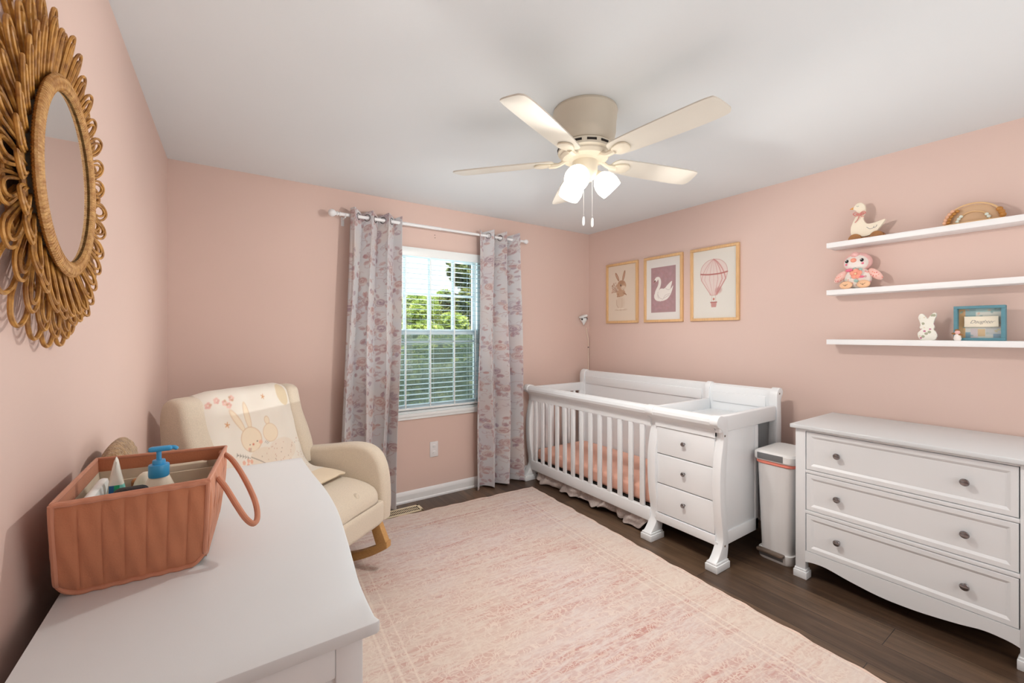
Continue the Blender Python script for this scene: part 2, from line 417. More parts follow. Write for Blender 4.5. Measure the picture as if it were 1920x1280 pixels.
def tag(o, label=None, cat=None, group=None, kind=None):
    if label: o['label'] = label
    if cat: o['category'] = cat
    if group: o['group'] = group
    if kind: o['kind'] = kind
    return o

def thing(name, label, cat, loc=(0, 0, 0), rz=0, group=None, kind=None):
    o = bpy.data.objects.new(name, None); COL.objects.link(o)
    o.location = loc; o.rotation_euler = (0, 0, rz); o.empty_display_size = 0.05
    ORG[o.name] = Vector(loc) if rz == 0 else Vector((0, 0, 0))
    return tag(o, label, cat, group, kind)

def copy_tree(o, parent=None):
    c = o.copy(); COL.objects.link(c); c.parent = parent
    for ch in list(o.children): copy_tree(ch, c)
    return c

def smoothpath(pts, n=6, closed=False):
    """Catmull-Rom through the points"""
    P_ = [np.array(p, float) for p in pts]; out = []; N = len(P_)
    rngi = range(N) if closed else range(N - 1)
    for i in rngi:
        p0 = P_[(i - 1) % N] if (closed or i > 0) else P_[0]; p1 = P_[i]; p2 = P_[(i + 1) % N]
        p3 = P_[(i + 2) % N] if (closed or i < N - 2) else P_[-1]
        for k in range(n):
            t = k / n
            out.append(tuple(0.5 * ((2 * p1) + (-p0 + p2) * t + (2 * p0 - 5 * p1 + 4 * p2 - p3) * t * t + (-p0 + 3 * p1 - 3 * p2 + p3) * t ** 3)))
    if not closed: out.append(tuple(P_[-1]))
    return out

# ---------------------------------------------------------------- 2-D paint canvas (gives each vertex its colour)
class Canvas:
    def __init__(s, w, h, res, bg):
        s.w, s.h, s.res = w, h, res
        s.nx, s.ny = int(w * res) + 1, int(h * res) + 1
        s.a = np.ones((s.ny, s.nx, 3)) * np.array(bg) / 255.0
    def _win(s, x0, x1, y0, y1):
        i0 = max(0, int(x0 * s.res) - 1); i1 = min(s.nx, int(x1 * s.res) + 3); j0 = max(0, int(y0 * s.res) - 1); j1 = min(s.ny, int(y1 * s.res) + 3)
        if i0 >= i1 or j0 >= j1: return None
        X, Y = np.meshgrid(np.arange(i0, i1) / s.res, np.arange(j0, j1) / s.res)
        return (slice(j0, j1), slice(i0, i1)), X, Y
    def _put(s, sl, m, col, al):
        m = np.clip(m, 0, 1)[..., None] * al; s.a[sl] = s.a[sl] * (1 - m) + np.array(col) / 255.0 * m
    def ell(s, cx, cy, rx, ry, col, al=1, rot=0, soft=None):
        R = max(rx, ry) * 1.1 + 2 / s.res; w = s._win(cx - R, cx + R, cy - R, cy + R)
        if not w: return
        sl, X, Y = w; c, n = math.cos(rot), math.sin(rot)
        u = ((X - cx) * c + (Y - cy) * n) / rx; v = (-(X - cx) * n + (Y - cy) * c) / ry
        d = (1 - np.sqrt(u * u + v * v)) * min(rx, ry)
        sf = soft or 1.0 / s.res
        s._put(sl, d / sf + 0.5, col, al)
    def line(s, pts, wd, col, al=1):
        for (x0, y0), (x1, y1) in zip(pts, pts[1:]):
            w = s._win(min(x0, x1) - wd - .002, max(x0, x1) + wd + .002, min(y0, y1) - wd - .002, max(y0, y1) + wd + .002)
            if not w: continue
            sl, X, Y = w; dx, dy = x1 - x0, y1 - y0; L = dx * dx + dy * dy + 1e-12
            t = np.clip(((X - x0) * dx + (Y - y0) * dy) / L, 0, 1)
            d = np.hypot(X - x0 - t * dx, Y - y0 - t * dy)
            s._put(sl, (wd - d) * s.res + 0.5, col, al)
    def poly(s, pts, col, al=1):
        xs = [p[0] for p in pts]; ys = [p[1] for p in pts]; w = s._win(min(xs), max(xs), min(ys), max(ys))
        if not w: return
        sl, X, Y = w; ins = np.zeros(X.shape, bool); n = len(pts)
        for i in range(n):
            x0, y0 = pts[i]; x1, y1 = pts[(i + 1) % n]
            if y0 == y1: continue
            c = ((Y >= min(y0, y1)) & (Y < max(y0, y1))) & (X < x0 + (Y - y0) * (x1 - x0) / (y1 - y0)); ins ^= c
        s._put(sl, ins.astype(float), col, al)

def surface(name, cv, fn, m, parent=None, origin=None, back=None, thick=0.0, tagd=None, local=False):
    """grid mesh with one vertex per canvas pixel, placed by fn(u, v) with u, v in metres on the canvas"""
    nx, ny = cv.nx, cv.ny
    U, V = np.meshgrid(np.arange(nx) / cv.res, np.arange(ny) / cv.res)
    P3 = np.stack(fn(U, V), -1).reshape(-1, 3).astype(float)
    off = np.zeros(3)
    if not local:
        if parent is not None: off = np.array(ORG[parent.name])
        else: off = np.array(origin if origin is not None else [(P3[:, 0].min() + P3[:, 0].max()) / 2, (P3[:, 1].min() + P3[:, 1].max()) / 2, P3[:, 2].min()])
    P3 = P3 - off
    me = bpy.data.meshes.new(name)
    idx = np.arange(nx * ny).reshape(ny, nx)
    F = np.stack([idx[:-1, :-1], idx[:-1, 1:], idx[1:, 1:], idx[1:, :-1]], -1).reshape(-1, 4)
    me.vertices.add(nx * ny); me.vertices.foreach_set('co', P3.ravel())
    me.loops.add(F.size); me.loops.foreach_set('vertex_index', F.ravel().astype(np.int32))
    me.polygons.add(len(F)); me.polygons.foreach_set('loop_start', np.arange(0, F.size, 4, dtype=np.int32))
    me.polygons.foreach_set('use_smooth', np.ones(len(F), bool))
    me.update(calc_edges=True)
    ca = me.color_attributes.new('paint', 'FLOAT_COLOR', 'POINT')
    c4 = np.ones((nx * ny, 4)); c4[:, :3] = lin(cv.a.reshape(-1, 3)); ca.data.foreach_set('color', c4.ravel())
    me.materials.append(m)
    o = bpy.data.objects.new(name, me); COL.objects.link(o)
    if parent is not None: o.parent = parent
    elif not local: o.location = off
    ORG[o.name] = Vector(off)
    if thick:
        sd = o.modifiers.new('thick', 'SOLIDIFY'); sd.thickness = thick; sd.offset = 0
    return o

# ================================================================ the room
def struct(o): o['kind'] = 'structure'; return o
WT = 0.14
o = B().box(XL - .25, XR + WT, YN - WT, YF + WT, -0.12, 0).build('floor', M['floor'], origin=(0, 0, 0), smooth=False); struct(o)
struct(B().box(XL - .25, XR + WT, YN - WT, YF + WT, H, H + 0.12).build('ceiling', M['ceiling'], smooth=False))
struct(B().prism([(XL - .25, YN), (wallx(YN), YN), (XL, YF), (XL - .25, YF)], 'z', 0, H).build('wall_left', M['wall'], smooth=False))
struct(B().box(XR, XR + WT, YN, YF, 0, H).build('wall_right', M['wall'], smooth=False))
struct(B().box(XL - .25, XR + WT, YN - WT, YN, 0, H).build('wall_near', M['wall'], smooth=False))
WX0, WX1, WZ0, WZ1 = 0.985, 1.955, 0.70, 2.075
b = B()
b.box(XL - WT, WX0, YF, YF + WT, 0, H); b.box(WX1, XR + WT, YF, YF + WT, 0, H)
b.box(WX0, WX1, YF, YF + WT, 0, WZ0); b.box(WX0, WX1, YF, YF + WT, WZ1, H)
struct(b.build('wall_far', M['wall'], smooth=False))
def baseb(name, a, bq, axis):
    prof = [(0, 0), (0.020, 0), (0.020, 0.012), (0.014, 0.02), (0.014, 0.062), (0.011, 0.074), (0.006, 0.084), (0, 0.09)]
    bb = B()
    if axis == 'far': bb.prism([(YF - p[0], p[1]) for p in prof], 'x', a, bq)
    elif axis == 'right': bb.prism([(XR - p[0], p[1]) for p in prof], 'y', a, bq)
    else:
        bb.prism([(XL + p[0], p[1]) for p in prof], 'y', a, bq)
        for v in bb.bm.verts: v.co.x += wallx(v.co.y) - XL
    struct(bb.build(name, M['trim'], smooth=False))
baseb('baseboard_far', XL, XR, 'far'); baseb('baseboard_right', YN, YF - 0.02, 'right'); baseb('baseboard_left', YN, YF - 0.02, 'left')

# ---- window
FY = YF + 0.06
win = thing('window_1', None, None, ((WX0 + WX1) / 2, FY, WZ0), kind='structure')
b = B()
b.box(WX0, WX0 + 0.035, FY - 0.02, FY + 0.05, WZ0, WZ1, 0.003); b.box(WX1 - 0.035, WX1, FY - 0.02, FY + 0.05, WZ0, WZ1, 0.003)
b.box(WX0, WX1, FY - 0.02, FY + 0.05, WZ0, WZ0 + 0.035, 0.003); b.box(WX0, WX1, FY - 0.02, FY + 0.05, WZ1 - 0.03, WZ1, 0.003)
b.build('window_frame', M['vinyl'], win)
def sash(name, z0, z1, y, hz, wv=0.011):
    b = B(); t = 0.03
    b.box(WX0 + .035, WX0 + .035 + t, y - .012, y + .012, z0, z1, .003); b.box(WX1 - .035 - t, WX1 - .035, y - .012, y + .012, z0, z1, .003)
    b.box(WX0 + .035, WX1 - .035, y - .014, y + .014, z0, z0 + .042, .003); b.box(WX0 + .035, WX1 - .035, y - .014, y + .014, z1 - .04, z1, .003)
    for x in (1.252, 1.469, 1.696):
        b.box(x - wv, x + wv, y - .005, y + .007, z0 + .03, z1 - .03, .002)
    b.box(WX0 + .06, WX1 - .06, y - .0052, y + .0072, hz - .010, hz + .010, .002)
    o = b.build(name, M['vinyl'], win)
    B().box(WX0 + .05, WX1 - .05, y + .008, y + .012, z0 + .02, z1 - .02).build('pane', M['glass'], o, smooth=False)
sash('upper_sash', 1.36, 2.045, FY + 0.028, 1.703); sash('lower_sash', 0.735, 1.40, FY, 1.30, 0.008)
B().box(WX0 + .036, WX1 - .036, FY + .045, FY + .047, 0.735, 1.37).build('insect_screen', M['screen'], win, smooth=False)
b = B(); b.prism([(YF - 0.022, .695), (YF + .05, .695), (YF + .05, .735), (YF + .01, .735), (YF + .01, .718), (YF - .022, .718)], 'x', WX0 - .0, WX1 + .0)
b.box(WX0 - .02, WX1 + .02, YF - .012, YF, .668, .698, .003)
b.build('window_sill', M['vinyl'], win, smooth=False)

# ---- horizontal blind
bl = thing('window_blind', 'white horizontal slat blind lowered over the window with its slats open', 'blind', ((WX0 + WX1) / 2, YF + .025, .74))
BY = YF + 0.012
b = B(); b.box(WX0 + .004, WX1 - .004, BY - .03, BY + .028, 2.01, 2.07, .003); b.box(WX0 + .002, WX1 - .002, BY - .036, BY - .03, 2.0, 2.072, .002)
b.build('headrail', M['vinyl'], bl)
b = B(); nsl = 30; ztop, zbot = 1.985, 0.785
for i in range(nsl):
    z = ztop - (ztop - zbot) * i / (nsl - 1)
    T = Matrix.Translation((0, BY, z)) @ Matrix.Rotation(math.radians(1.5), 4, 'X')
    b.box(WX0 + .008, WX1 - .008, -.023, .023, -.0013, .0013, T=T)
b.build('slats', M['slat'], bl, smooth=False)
b = B(); b.box(WX0 + .008, WX1 - .008, BY - .024, BY + .024, .745, .762, .003); b.build('bottom_rail', M['vinyl'], bl)
b = B()
for x in (WX0 + .14, 1.47, WX1 - .14):
    for dy in (-.025, .025): b.tube([(x, BY + dy, 2.0), (x, BY + dy, .76)], .0009, 5)
b.build('ladder_cord', M['vinyl'], bl)
for x in (1.228, 1.443, 1.665, 1.872):
    B().box(x - .0045, x + .0045, BY - .0262, BY - .0254, .75, 2.005).build('ladder_tape', M['vinyl'], bl, smooth=False)

# ---- curtain cloth: etched roses on off-white
def curtain_canvas(w, h, seed):
    R = random.Random(seed); cv = Canvas(w, h, 255, (212, 212, 215))
    for _ in range(90): cv.ell(R.uniform(0, w), R.uniform(0, h), R.uniform(.03, .09), R.uniform(.03, .1), R.choice([(214, 202, 202), (226, 220, 216), (208, 200, 206), (222, 208, 202)]), .35, R.uniform(0, PI), .05)
    INK = [(172, 136, 140), (184, 148, 148), (160, 136, 150), (188, 146, 142)]
    def leaf(x, y, a, L, c):
        n = 8; wd = L * R.uniform(.22, .34); L1, L2 = [], []
        for i in range(n + 1):
            t = i / n; r = wd * math.sin(PI * t) ** .8; cx_, cy_ = x + math.cos(a) * L * t, y + math.sin(a) * L * t
            L1.append((cx_ - math.sin(a) * r, cy_ + math.cos(a) * r)); L2.append((cx_ + math.sin(a) * r, cy_ - math.cos(a) * r))
        cv.poly(L1 + L2[::-1], c, R.choice([.10, .15, .22, .38])); cv.line(L1, .0010, c, .6); cv.line(L2, .0010, c, .6)
        cv.line([(x, y), (x + math.cos(a) * L, y + math.sin(a) * L)], .001, c, .9)
        for k in range(3):
            t = .25 + .2 * k; px_, py_ = x + math.cos(a) * L * t, y + math.sin(a) * L * t
            for sg in (-1, 1): cv.line([(px_, py_), (px_ + math.cos(a + sg * .7) * wd * .8, py_ + math.sin(a + sg * .7) * wd * .8)], .0008, c, .7)
    def rose(x, y, r, c):
        cv.ell(x, y, r * 1.0, r * .95, c, .16, 0, .015)
        for k in range(15):
            rr = r * (k + 1) / 15; a0 = R.uniform(0, 2 * PI); sp = R.uniform(1.0, 2.4)
            pts = [(x + math.cos(a0 + sp * t / 8) * rr * (1 + .08 * math.sin(5 * t)), y + math.sin(a0 + sp * t / 8) * rr * .9) for t in range(9)]
            cv.line(pts, .0013, c, .75)
            if k % 4 == 0:
                cv.ell(x + math.cos(a0) * rr * .8, y + math.sin(a0) * rr * .8, r * .22, r * .13, c, .3, a0 + PI / 2, .006)
    y = 0.0; row = 0
    while y < h + .1:
        for k in range(int(w / .15) + 2):
            x = k * .15 + (row % 2) * .075 + R.uniform(-.03, .03); yy = y + R.uniform(-.04, .04); c = R.choice(INK)
            for q in range(6): a = R.uniform(0, 2 * PI); leaf(x + math.cos(a) * .035, yy + math.sin(a) * .035, a + R.uniform(-.4, .4), R.uniform(.022, .045), R.choice(INK))
            pts = [(x, yy)]
            a = R.uniform(0, 2 * PI)
            for q in range(8): a += R.uniform(-.5, .5); pts.append((pts[-1][0] + math.cos(a) * .014, pts[-1][1] + math.sin(a) * .014))
            cv.line(pts, .001, c, .7)
            for q in range(5):
                a = R.uniform(0, 2 * PI); r2 = R.uniform(.04, .075); x2, y2 = x + math.cos(a) * r2, yy + math.sin(a) * r2; pp_ = [(x2, y2)]
                for z_ in range(9): a += R.uniform(-.2, .9); pp_.append((pp_[-1][0] + math.cos(a) * .006, pp_[-1][1] + math.sin(a) * .006))
                cv.line(pp_, .0009, R.choice(INK), .6)
            if R.random() < .72: cv.ell(x, yy, .036, .034, (220, 212, 208), .8); rose(x, yy, R.uniform(.028, .042), c)
        y += .125; row += 1
    return cv

def curtain(name, label, x0t, x1t, x0b, x1b, yc, seed, nf, phase, w=0.62, ztop=2.28):
    h = ztop - 0.012; cv = curtain_canvas(w, h, seed)
    def fn(U, V):
        u = U / w; t = 1 - V / h                       # t: 0 top .. 1 bottom
        ph = 2 * PI * nf * u + phase
        a0 = x0t + (x0b - x0t) * t ** 1.1; a1 = x1t + (x1b - x1t) * t ** 1.1
        uu = u + 0.05 * np.sin(2 * ph) / nf + .02 * np.sin(7 * t + 5 * u)
        uu = np.where(u <= 0, 0, uu)
        amp = .050 + .014 * np.sin(3.1 * u + seed) + .014 * t
        x = a0 + (a1 - a0) * uu
        y = yc - amp * np.sin(ph + .5 * t * np.sin(4 * u + seed)) - .01 * np.sin(9 * u + 4 * t)
        y = np.minimum(y, YF - .024)
        z = V + .012 + .010 * np.sin(ph) * np.clip(1 - t * 6, 0, 1) + .006 * np.sin(ph + 1) * t
        return x, y, z
    root = thing(name, label, 'curtain', ((x0t + x1t) / 2, yc, 0), group=None)
    surface('cloth', cv, fn, M['cloth'], root, thick=.0016)
    for k in range(int(nf * 2)):
        b = B()
        u = (k + .5 - phase / PI) / (2 * nf) if False else ((k * PI + 0.0) - phase) / (2 * PI * nf)
        if u < .03 or u > .97: continue
        X, Y, Z = fn(np.array([u * w]), np.array([h - .045]))
        X2, Y2, _ = fn(np.array([(u + .004) * w]), np.array([h - .045]))
        ang = math.atan2(float(Y2[0] - Y[0]), float(X2[0] - X[0]))
        T = Matrix.Translation((float(X[0]), float(Y[0]), 2.235)) @ Matrix.Rotation(ang, 4, 'Z')
        b.tube([(.024 * math.cos(a), 0, .024 * math.sin(a)) for a in np.linspace(0, 2 * PI, 21)[:-1]], .0042, 6, T, closed=True)
        b.build('grommet', M['chrome'], root)
    return root
YC = YF - .092
curtain('floral_curtain', 'floral curtain panel hanging beside the rocking chair, left of the window', .775, 1.165, .685, 1.105, YC, 3, 3.0, .5)
curtain('floral_curtain', 'floral curtain panel between the window and the crib', 1.865, 2.285, 1.83, 2.345, YC, 5, 3.0, 2.6)

rod = thing('curtain_rod', 'white curtain rod with turned ball finials above the window', 'curtain rod', (1.5, YC, 2.22))
b = B(); b.tube([(.70, YC, 2.235), (1.50, YC, 2.235)], .0125, 14); b.tube([(1.49, YC, 2.235), (2.33, YC, 2.235)], .0105, 14); b.build('rod', M['trim'], rod)
fin = [(.012, 0), (.016, .004), (.016, .012), (.010, .016), (.010, .022), (.018, .026), (.018, .032), (.011, .037), (.02, .046), (.028, .058), (.030, .070), (.027, .082), (.018, .093), (.006, .098)]
for x, sg in ((.715, -1), (2.325, 1)):
    T = Matrix.Translation((x, YC, 2.235)) @ Matrix.Rotation(sg * PI / 2, 4, 'Y') @ Matrix.Scale(.9 if sg < 0 else .72, 4)
    B().lathe(fin, n=20, T=T).build('finial', M['trim'], rod)
for x in (.745, 2.305):
    b = B(); b.box(x - .006, x + .006, YC, YF - .001, 2.214, 2.222, .002); b.box(x - .011, x + .011, YF - .004, YF - .0005, 2.17, 2.235, .001)
    b.tube([(x, YC + .016 * math.sin(a), 2.235 + .016 * math.cos(a) ) for a in np.linspace(PI * .5, PI * 1.5, 9)], .003, 6); b.build('bracket', M['trim'], rod)
for dx, dz in ((0, 2.2), (.002, 2.178)):
    b = B(); b.lathe([(.004, 0), (.0035, .002), (.001, .0028)], n=10, T=Matrix.Translation((1.487 + dx, YF, dz)) @ Matrix.Rotation(PI / 2, 4, 'X')); b.build('screw', M['pedal'], rod)

# ---- outlet and floor register
ol = thing('wall_outlet', 'white double electrical outlet low on the wall below the window', 'outlet', (1.478, YF, .335))
B().box(1.441, 1.515, YF - .006, YF, .332, .46, .004, 3).build('cover_plate', M['outlet'], ol)
for z in (.37, .422):
    b = B(); b.lathe([(.017, 0), (.017, .003), (.014, .0045)], n=20, T=Matrix.Translation((1.478, YF - .005, z)) @ Matrix.Rotation(PI / 2, 4, 'X') @ Matrix.Diagonal((1, .85, 1, 1)))
    so_ = b.build('socket', M['trim'], ol)
    for dx in (-.006, .006): B().box(1.478 + dx - .001, 1.478 + dx + .001, YF - .0102, YF - .0092, z - .002, z + .006).build('slot', M['dark'], so_, smooth=False)
vt = thing('floor_register', 'cream metal floor vent with dark slots beside the left curtain', 'floor vent', (1.16, 3.18, 0))
b = B(); x0, x1, y0, y1 = .985, 1.30, 3.115, 3.235
b.box(x0, x1, y0, y0 + .02, 0, .006, .002); b.box(x0, x1, y1 - .02, y1, 0, .006, .002); b.box(x0, x0 + .024, y0, y1, 0, .006, .002); b.box(x1 - .024, x1, y0, y1, 0, .006, .002)
k = 0
x = x0 + .034
while x < x1 - .026: b.box(x - .0022, x + .0022, y0 + .015, y1 - .015, .001, .005); x += .0128
b.box(x0 + .02, x1 - .02, (y0 + y1) / 2 - .002, (y0 + y1) / 2 + .002, .001, .0052)
b.build('grille', M['vent'], vt, smooth=False)
B().box(x0 + .01, x1 - .01, y0 + .01, y1 - .01, .0002, .001).build('duct_opening', M['dark'], vt, smooth=False)

# ---- rug
RW, RL = 1.86, 3.36
def rugxy(x, y):
    c, s_ = math.cos(RUGA), math.sin(RUGA); return x * c - y * s_, x * s_ + y * c
b = B(); NX, NY = 60, 110; R0 = random.Random(4); g = []
for j in range(NY + 1):
    row = []
    for i in range(NX + 1):
        x = (i / NX - .5) * RW; y = (j / NY - .5) * RL
        if i in (0, NX): x += .004 * math.sin(y * 23) + .003 * math.sin(y * 51 + 1)
        if j in (0, NY): y += .004 * math.sin(x * 21) + .003 * math.sin(x * 47)
        z = .0085
        if i in (0, NX) or j in (0, NY): z = .0075 + .0015 * math.sin(31 * (x + y))
        row.append(b.bm.verts.new((x, y, z)))
    g.append(row)
for j in range(NY):
    for i in range(NX): b.bm.faces.new([g[j][i], g[j][i + 1], g[j + 1][i + 1], g[j + 1][i]])
ed = [e for e in b.bm.edges if len(e.link_faces) == 1]
r = bmesh.ops.extrude_edge_only(b.bm, edges=ed)
for v in r['geom']:
    if isinstance(v, bmesh.types.BMVert): v.co.z = .0006
rug = b.build('area_rug', rug_mat(RW, RL), local=True)
# far right corner sits at (2.296, 3.035)
cx_, cy_ = rugxy(RW / 2, RL / 2)
rug.location = (2.285 - cx_, 3.03 - cy_, 0); rug.rotation_euler = (0, 0, RUGA)
tag(rug, 'faded pink and cream floral area rug lying on the dark wood floor', 'rug')

# ================================================================ convertible crib with changing table
crib = thing('crib', 'white sleigh crib with attached changing table and three drawers under the prints', 'crib', (2.8, 2.3, 0))
FX = 2.395                        # front plane
def post_profile():
    front = [(2.335, .052), (2.362, .075), (2.392, .115), (2.408, .16), (2.404, .22), (2.390, .30), (2.380, .40), (2.377, .50), (2.381, .58), (2.394, .66), (2.408, .72), (2.414, .76), (2.410, .79), (2.392, .812), (2.366, .824), (2.350, .838), (2.346, .856), (2.354, .876), (2.372, .889), (2.396, .892)]
    back = [(2.425, .885), (2.452, .868), (2.460, .84), (2.462, .78), (2.458, .70), (2.446, .60), (2.440, .48), (2.444, .36), (2.458, .24), (2.468, .16), (2.464, .10), (2.455, .052)]
    return smoothpath(front, 3) + smoothpath(back, 3)
def foot(b, xa, xb, y0, y1):
    b.box(xa, xb, y0 - .012, y1 + .012, 0, .040, .003); b.box(xa + .006, xb - .006, y0 - .007, y1 + .007, .038, .052, .004)
def fpost(y0, y1):
    b = B(); b.prism(post_profile(), 'y', y0, y1, .004); foot(b, 2.322, 2.462, y0, y1); b.build('front_post', M['white'], crib)
fpost(3.195, 3.255); fpost(1.802, 1.862); fpost(1.352, 1.402)
# rolled top rail
def rail_profile():
    a = [(2.398, .745), (2.398, .785), (2.396, .80), (2.386, .812), (2.368, .822), (2.356, .834), (2.351, .852), (2.357, .870), (2.374, .884), (2.396, .887), (2.418, .880), (2.430, .866), (2.432, .85), (2.432, .745)]
    return a
b = B(); b.prism(rail_profile(), 'y', 1.855, 3.2, 0); b.build('front_rail', M['white'], crib, ang=25)
b = B(); b.prism([(x, max(z, .762)) for x, z in rail_profile()], 'y', 1.395, 1.81, 0); b.build('changer_rail', M['white'], crib, ang=25)
b = B(); b.box(FX - .002, FX + .03, 1.855, 3.2, .10, .185, .004); b.build('bottom_rail', M['white'], crib)
for k in range(13):
    y = 1.925 + (3.135 - 1.925) * k / 12
    B().box(FX + .003, FX + .021, y - .019, y + .019, .18, .75, .003).build('slat', M['white'], crib)
# end panel by the window
b = B(); b.box(2.44, 3.12, 3.205, 3.235, .79, .872, .006); b.box(2.44, 3.12, 3.207, 3.233, .11, .185, .004)
for x in (2.50, 3.06): b.box(x - .03, x + .03, 3.208, 3.232, .18, .80, .003)
for k in range(6):
    x = 2.60 + k * .072; b.box(x - .015, x + .015, 3.211, 3.229, .18, .80, .003)
b.build('end_panel', M['white'], crib)
# back posts + panel
def back_profile():
    fr = [(3.055, 0), (3.055, .52), (3.06, .70), (3.068, .84), (3.068, .92), (3.072, .965), (3.088, .992), (3.115, 1.003)]
    bk = [(3.138, .998), (3.152, .982), (3.152, .962), (3.140, .945), (3.128, .92), (3.126, .86), (3.130, .78), (3.128, .65), (3.12, .5), (3.115, 0)]
    return smoothpath(fr, 3) + smoothpath(bk, 3)
def backtop(y0, y1, nm):
    b = B()
    b.prism([(3.085, .12), (3.085, .84), (3.083, .90), (3.083, .955), (3.090, .982), (3.112, .994), (3.135, .985), (3.145, .97), (3.140, .955), (3.118, .94), (3.110, .90), (3.108, .12)], 'y', y0, y1)
    b.box(3.074, 3.09, y0 + .03, y1 - .03, .862, .938, .003)
    b.build(nm, M['white'], crib, ang=25)
backtop(1.87, 3.20, 'back_panel'); backtop(1.40, 1.84, 'changer_back')
for y0, y1 in ((3.19, 3.25), (1.835, 1.872), (1.352, 1.402)):
    b = B(); b.prism(back_profile(), 'y', y0, y1, .003); b.box(3.035, 3.135, y0 - .008, y1 + .008, 0, .045, .003); b.build('back_post', M['white'], crib)
# inner end between crib and changer
B().box(2.44, 3.06, 1.835, 1.858, .11, .80, .003).build('divider_panel', M['white'], crib)
# changing tray
b = B(); b.box(2.38, 3.06, 1.356, 1.386, .79, .888, .008, 3); b.box(2.42, 3.06, 1.822, 1.848, .79, .88, .006)
b.box(2.42, 3.08, 1.38, 1.83, .785, .802, .003); b.build('changing_tray', M['white'], crib)
# drawer cabinet
b = B(); b.box(2.41, 2.82, 1.366, 1.384, .125, .79, .002); b.box(2.41, 2.82, 1.815, 1.833, .125, .79, .002); b.box(2.80, 2.82, 1.38, 1.82, .125, .79); b.box(2.40, 2.81, 1.38, 1.82, .125, .145)
b.box(2.455, 2.83, 1.358, 1.372, .125, .20, .003); b.box(2.795, 2.83, 1.358, 1.372, .125, .79, .003)
b.box(2.396, 2.43, 1.395, 1.81, .125, .180, .002); b.box(2.396, 2.43, 1.395, 1.81, .755, .785)
b.build('cabinet', M['white'], crib)
B().box(2.425, 2.428, 1.395, 1.81, .18, .757).build('cabinet_gap', M['gap'], crib, smooth=False)
def knob(parent, x, y, z, s_=1.0):
    T = Matrix.Translation((x, y, z)) @ Matrix.Rotation(-PI / 2, 4, 'Y') @ Matrix.Scale(s_, 4)
    return B().lathe([(.009, 0), (.009, .002), (.0055, .004), (.005, .012), (.009, .016), (.0155, .019), (.0165, .023), (.014, .027), (.008, .029), (.001, .0295)], n=20, T=T).build('knob', M['chrome'], parent)
for z0, z1 in ((.577, .752), (.380, .572), (.185, .375)):
    b = B(); b.box(2.402, 2.42, 1.402, 1.803, z0, z1, .004, 3); d = b.build('drawer', M['white'], crib)
    knob(d, 2.402, 1.60, (z0 + z1) / 2 + .01, .85)
# bolts
for y, x, z in ((1.356, 2.40, .862), (1.3505, 2.425, .772), (1.3505, 2.425, .13), (1.3505, 3.10, .965)):
    b = B(); b.lathe([(.006, 0), (.006, .0015), (.003, .002)], n=12, T=Matrix.Translation((x, y, z)) @ Matrix.Rotation(PI / 2, 4, 'X')); b.build('bolt', M['pedal'], crib)
# mattress, sheet
mt = thing('crib_mattress', 'thin crib mattress in a coral pink fitted sheet inside the crib', 'mattress', (2.78, 2.53, .17))
B().rbox((2.76, 2.53, .235), (.305, .655, .055), .03, 14).build('fitted_sheet', M['sheet'], mt)
b = B(); b.box(2.455, 3.05, 1.875, 3.19, .155, .18, .004); b.build('mattress_base', M['dark'], mt)
# dust ruffle drooping out under the bottom rail
cv = Canvas(1.34, .34, 90, (200, 190, 184))
HY = np.array([1.86, 1.90, 1.951, 2.05, 2.15, 2.233, 2.265, 2.446, 2.60, 2.705, 2.945, 3.131]); HZ = np.array([.12, .085, .020, .012, .016, .034, .040, .024, .030, .018, .016, .024])
def skfn(U, V):
    y = 3.16 - U; hem = np.interp(y, HY, HZ) + .006 * np.sin(U * 31) + .004 * np.sin(U * 73)
    t = V / .34; q = 1 - t; z = .165 * t + hem * q
    crease = np.exp(-((U - .955) / .02) ** 2) * .03
    x = 2.440 + (.014 * np.sin(U * 19 + 2 * q) + .010 * np.sin(U * 53 + 3 * q)) * (.3 + q) + crease - .034 * q ** 2 - .006 * np.sin(14 * q + 9 * U)
    y = y + .018 * np.sin(U * 26 + 4 * q) * q
    return x, y, z
o = surface('crib_skirt', cv, skfn, M['skirt'], thick=.002); tag(o, 'crumpled pale dotted crib skirt drooping under the crib rail onto the floor', 'crib skirt')

# ================================================================ prints on the right wall
def wall_art(y1, y0, label, paint_fn, bg):
    """y1: far edge (towards the window), y0: near edge"""
    z0, z1 = 1.473, 2.07; w = y1 - y0; h = z1 - z0
    r = thing('framed_print', label, 'framed print', (XR - .01, (y0 + y1) / 2, z0), group=None)
    t = .022; b = B(); X0, X1 = XR - .024, XR - .001
    b.box(X0, X1, y0, y1, z1 - t, z1, .0015); b.box(X0, X1, y0, y1, z0, z0 + t, .0015); b.box(X0, X1, y0, y0 + t, z0 + t, z1 - t, .0015); b.box(X0, X1, y1 - t, y1, z0 + t, z1 - t, .0015)
    b.build('frame', M['frame_wood'], r)
    cw, ch = w - 2 * t, h - 2 * t; cv = Canvas(cw, ch, 420, bg); paint_fn(cv, cw, ch)
    surface('art_print', cv, lambda U, V: (np.full(U.shape, XR - .010), y1 - t - U, z0 + t + V), M['paint'], r)
    return r
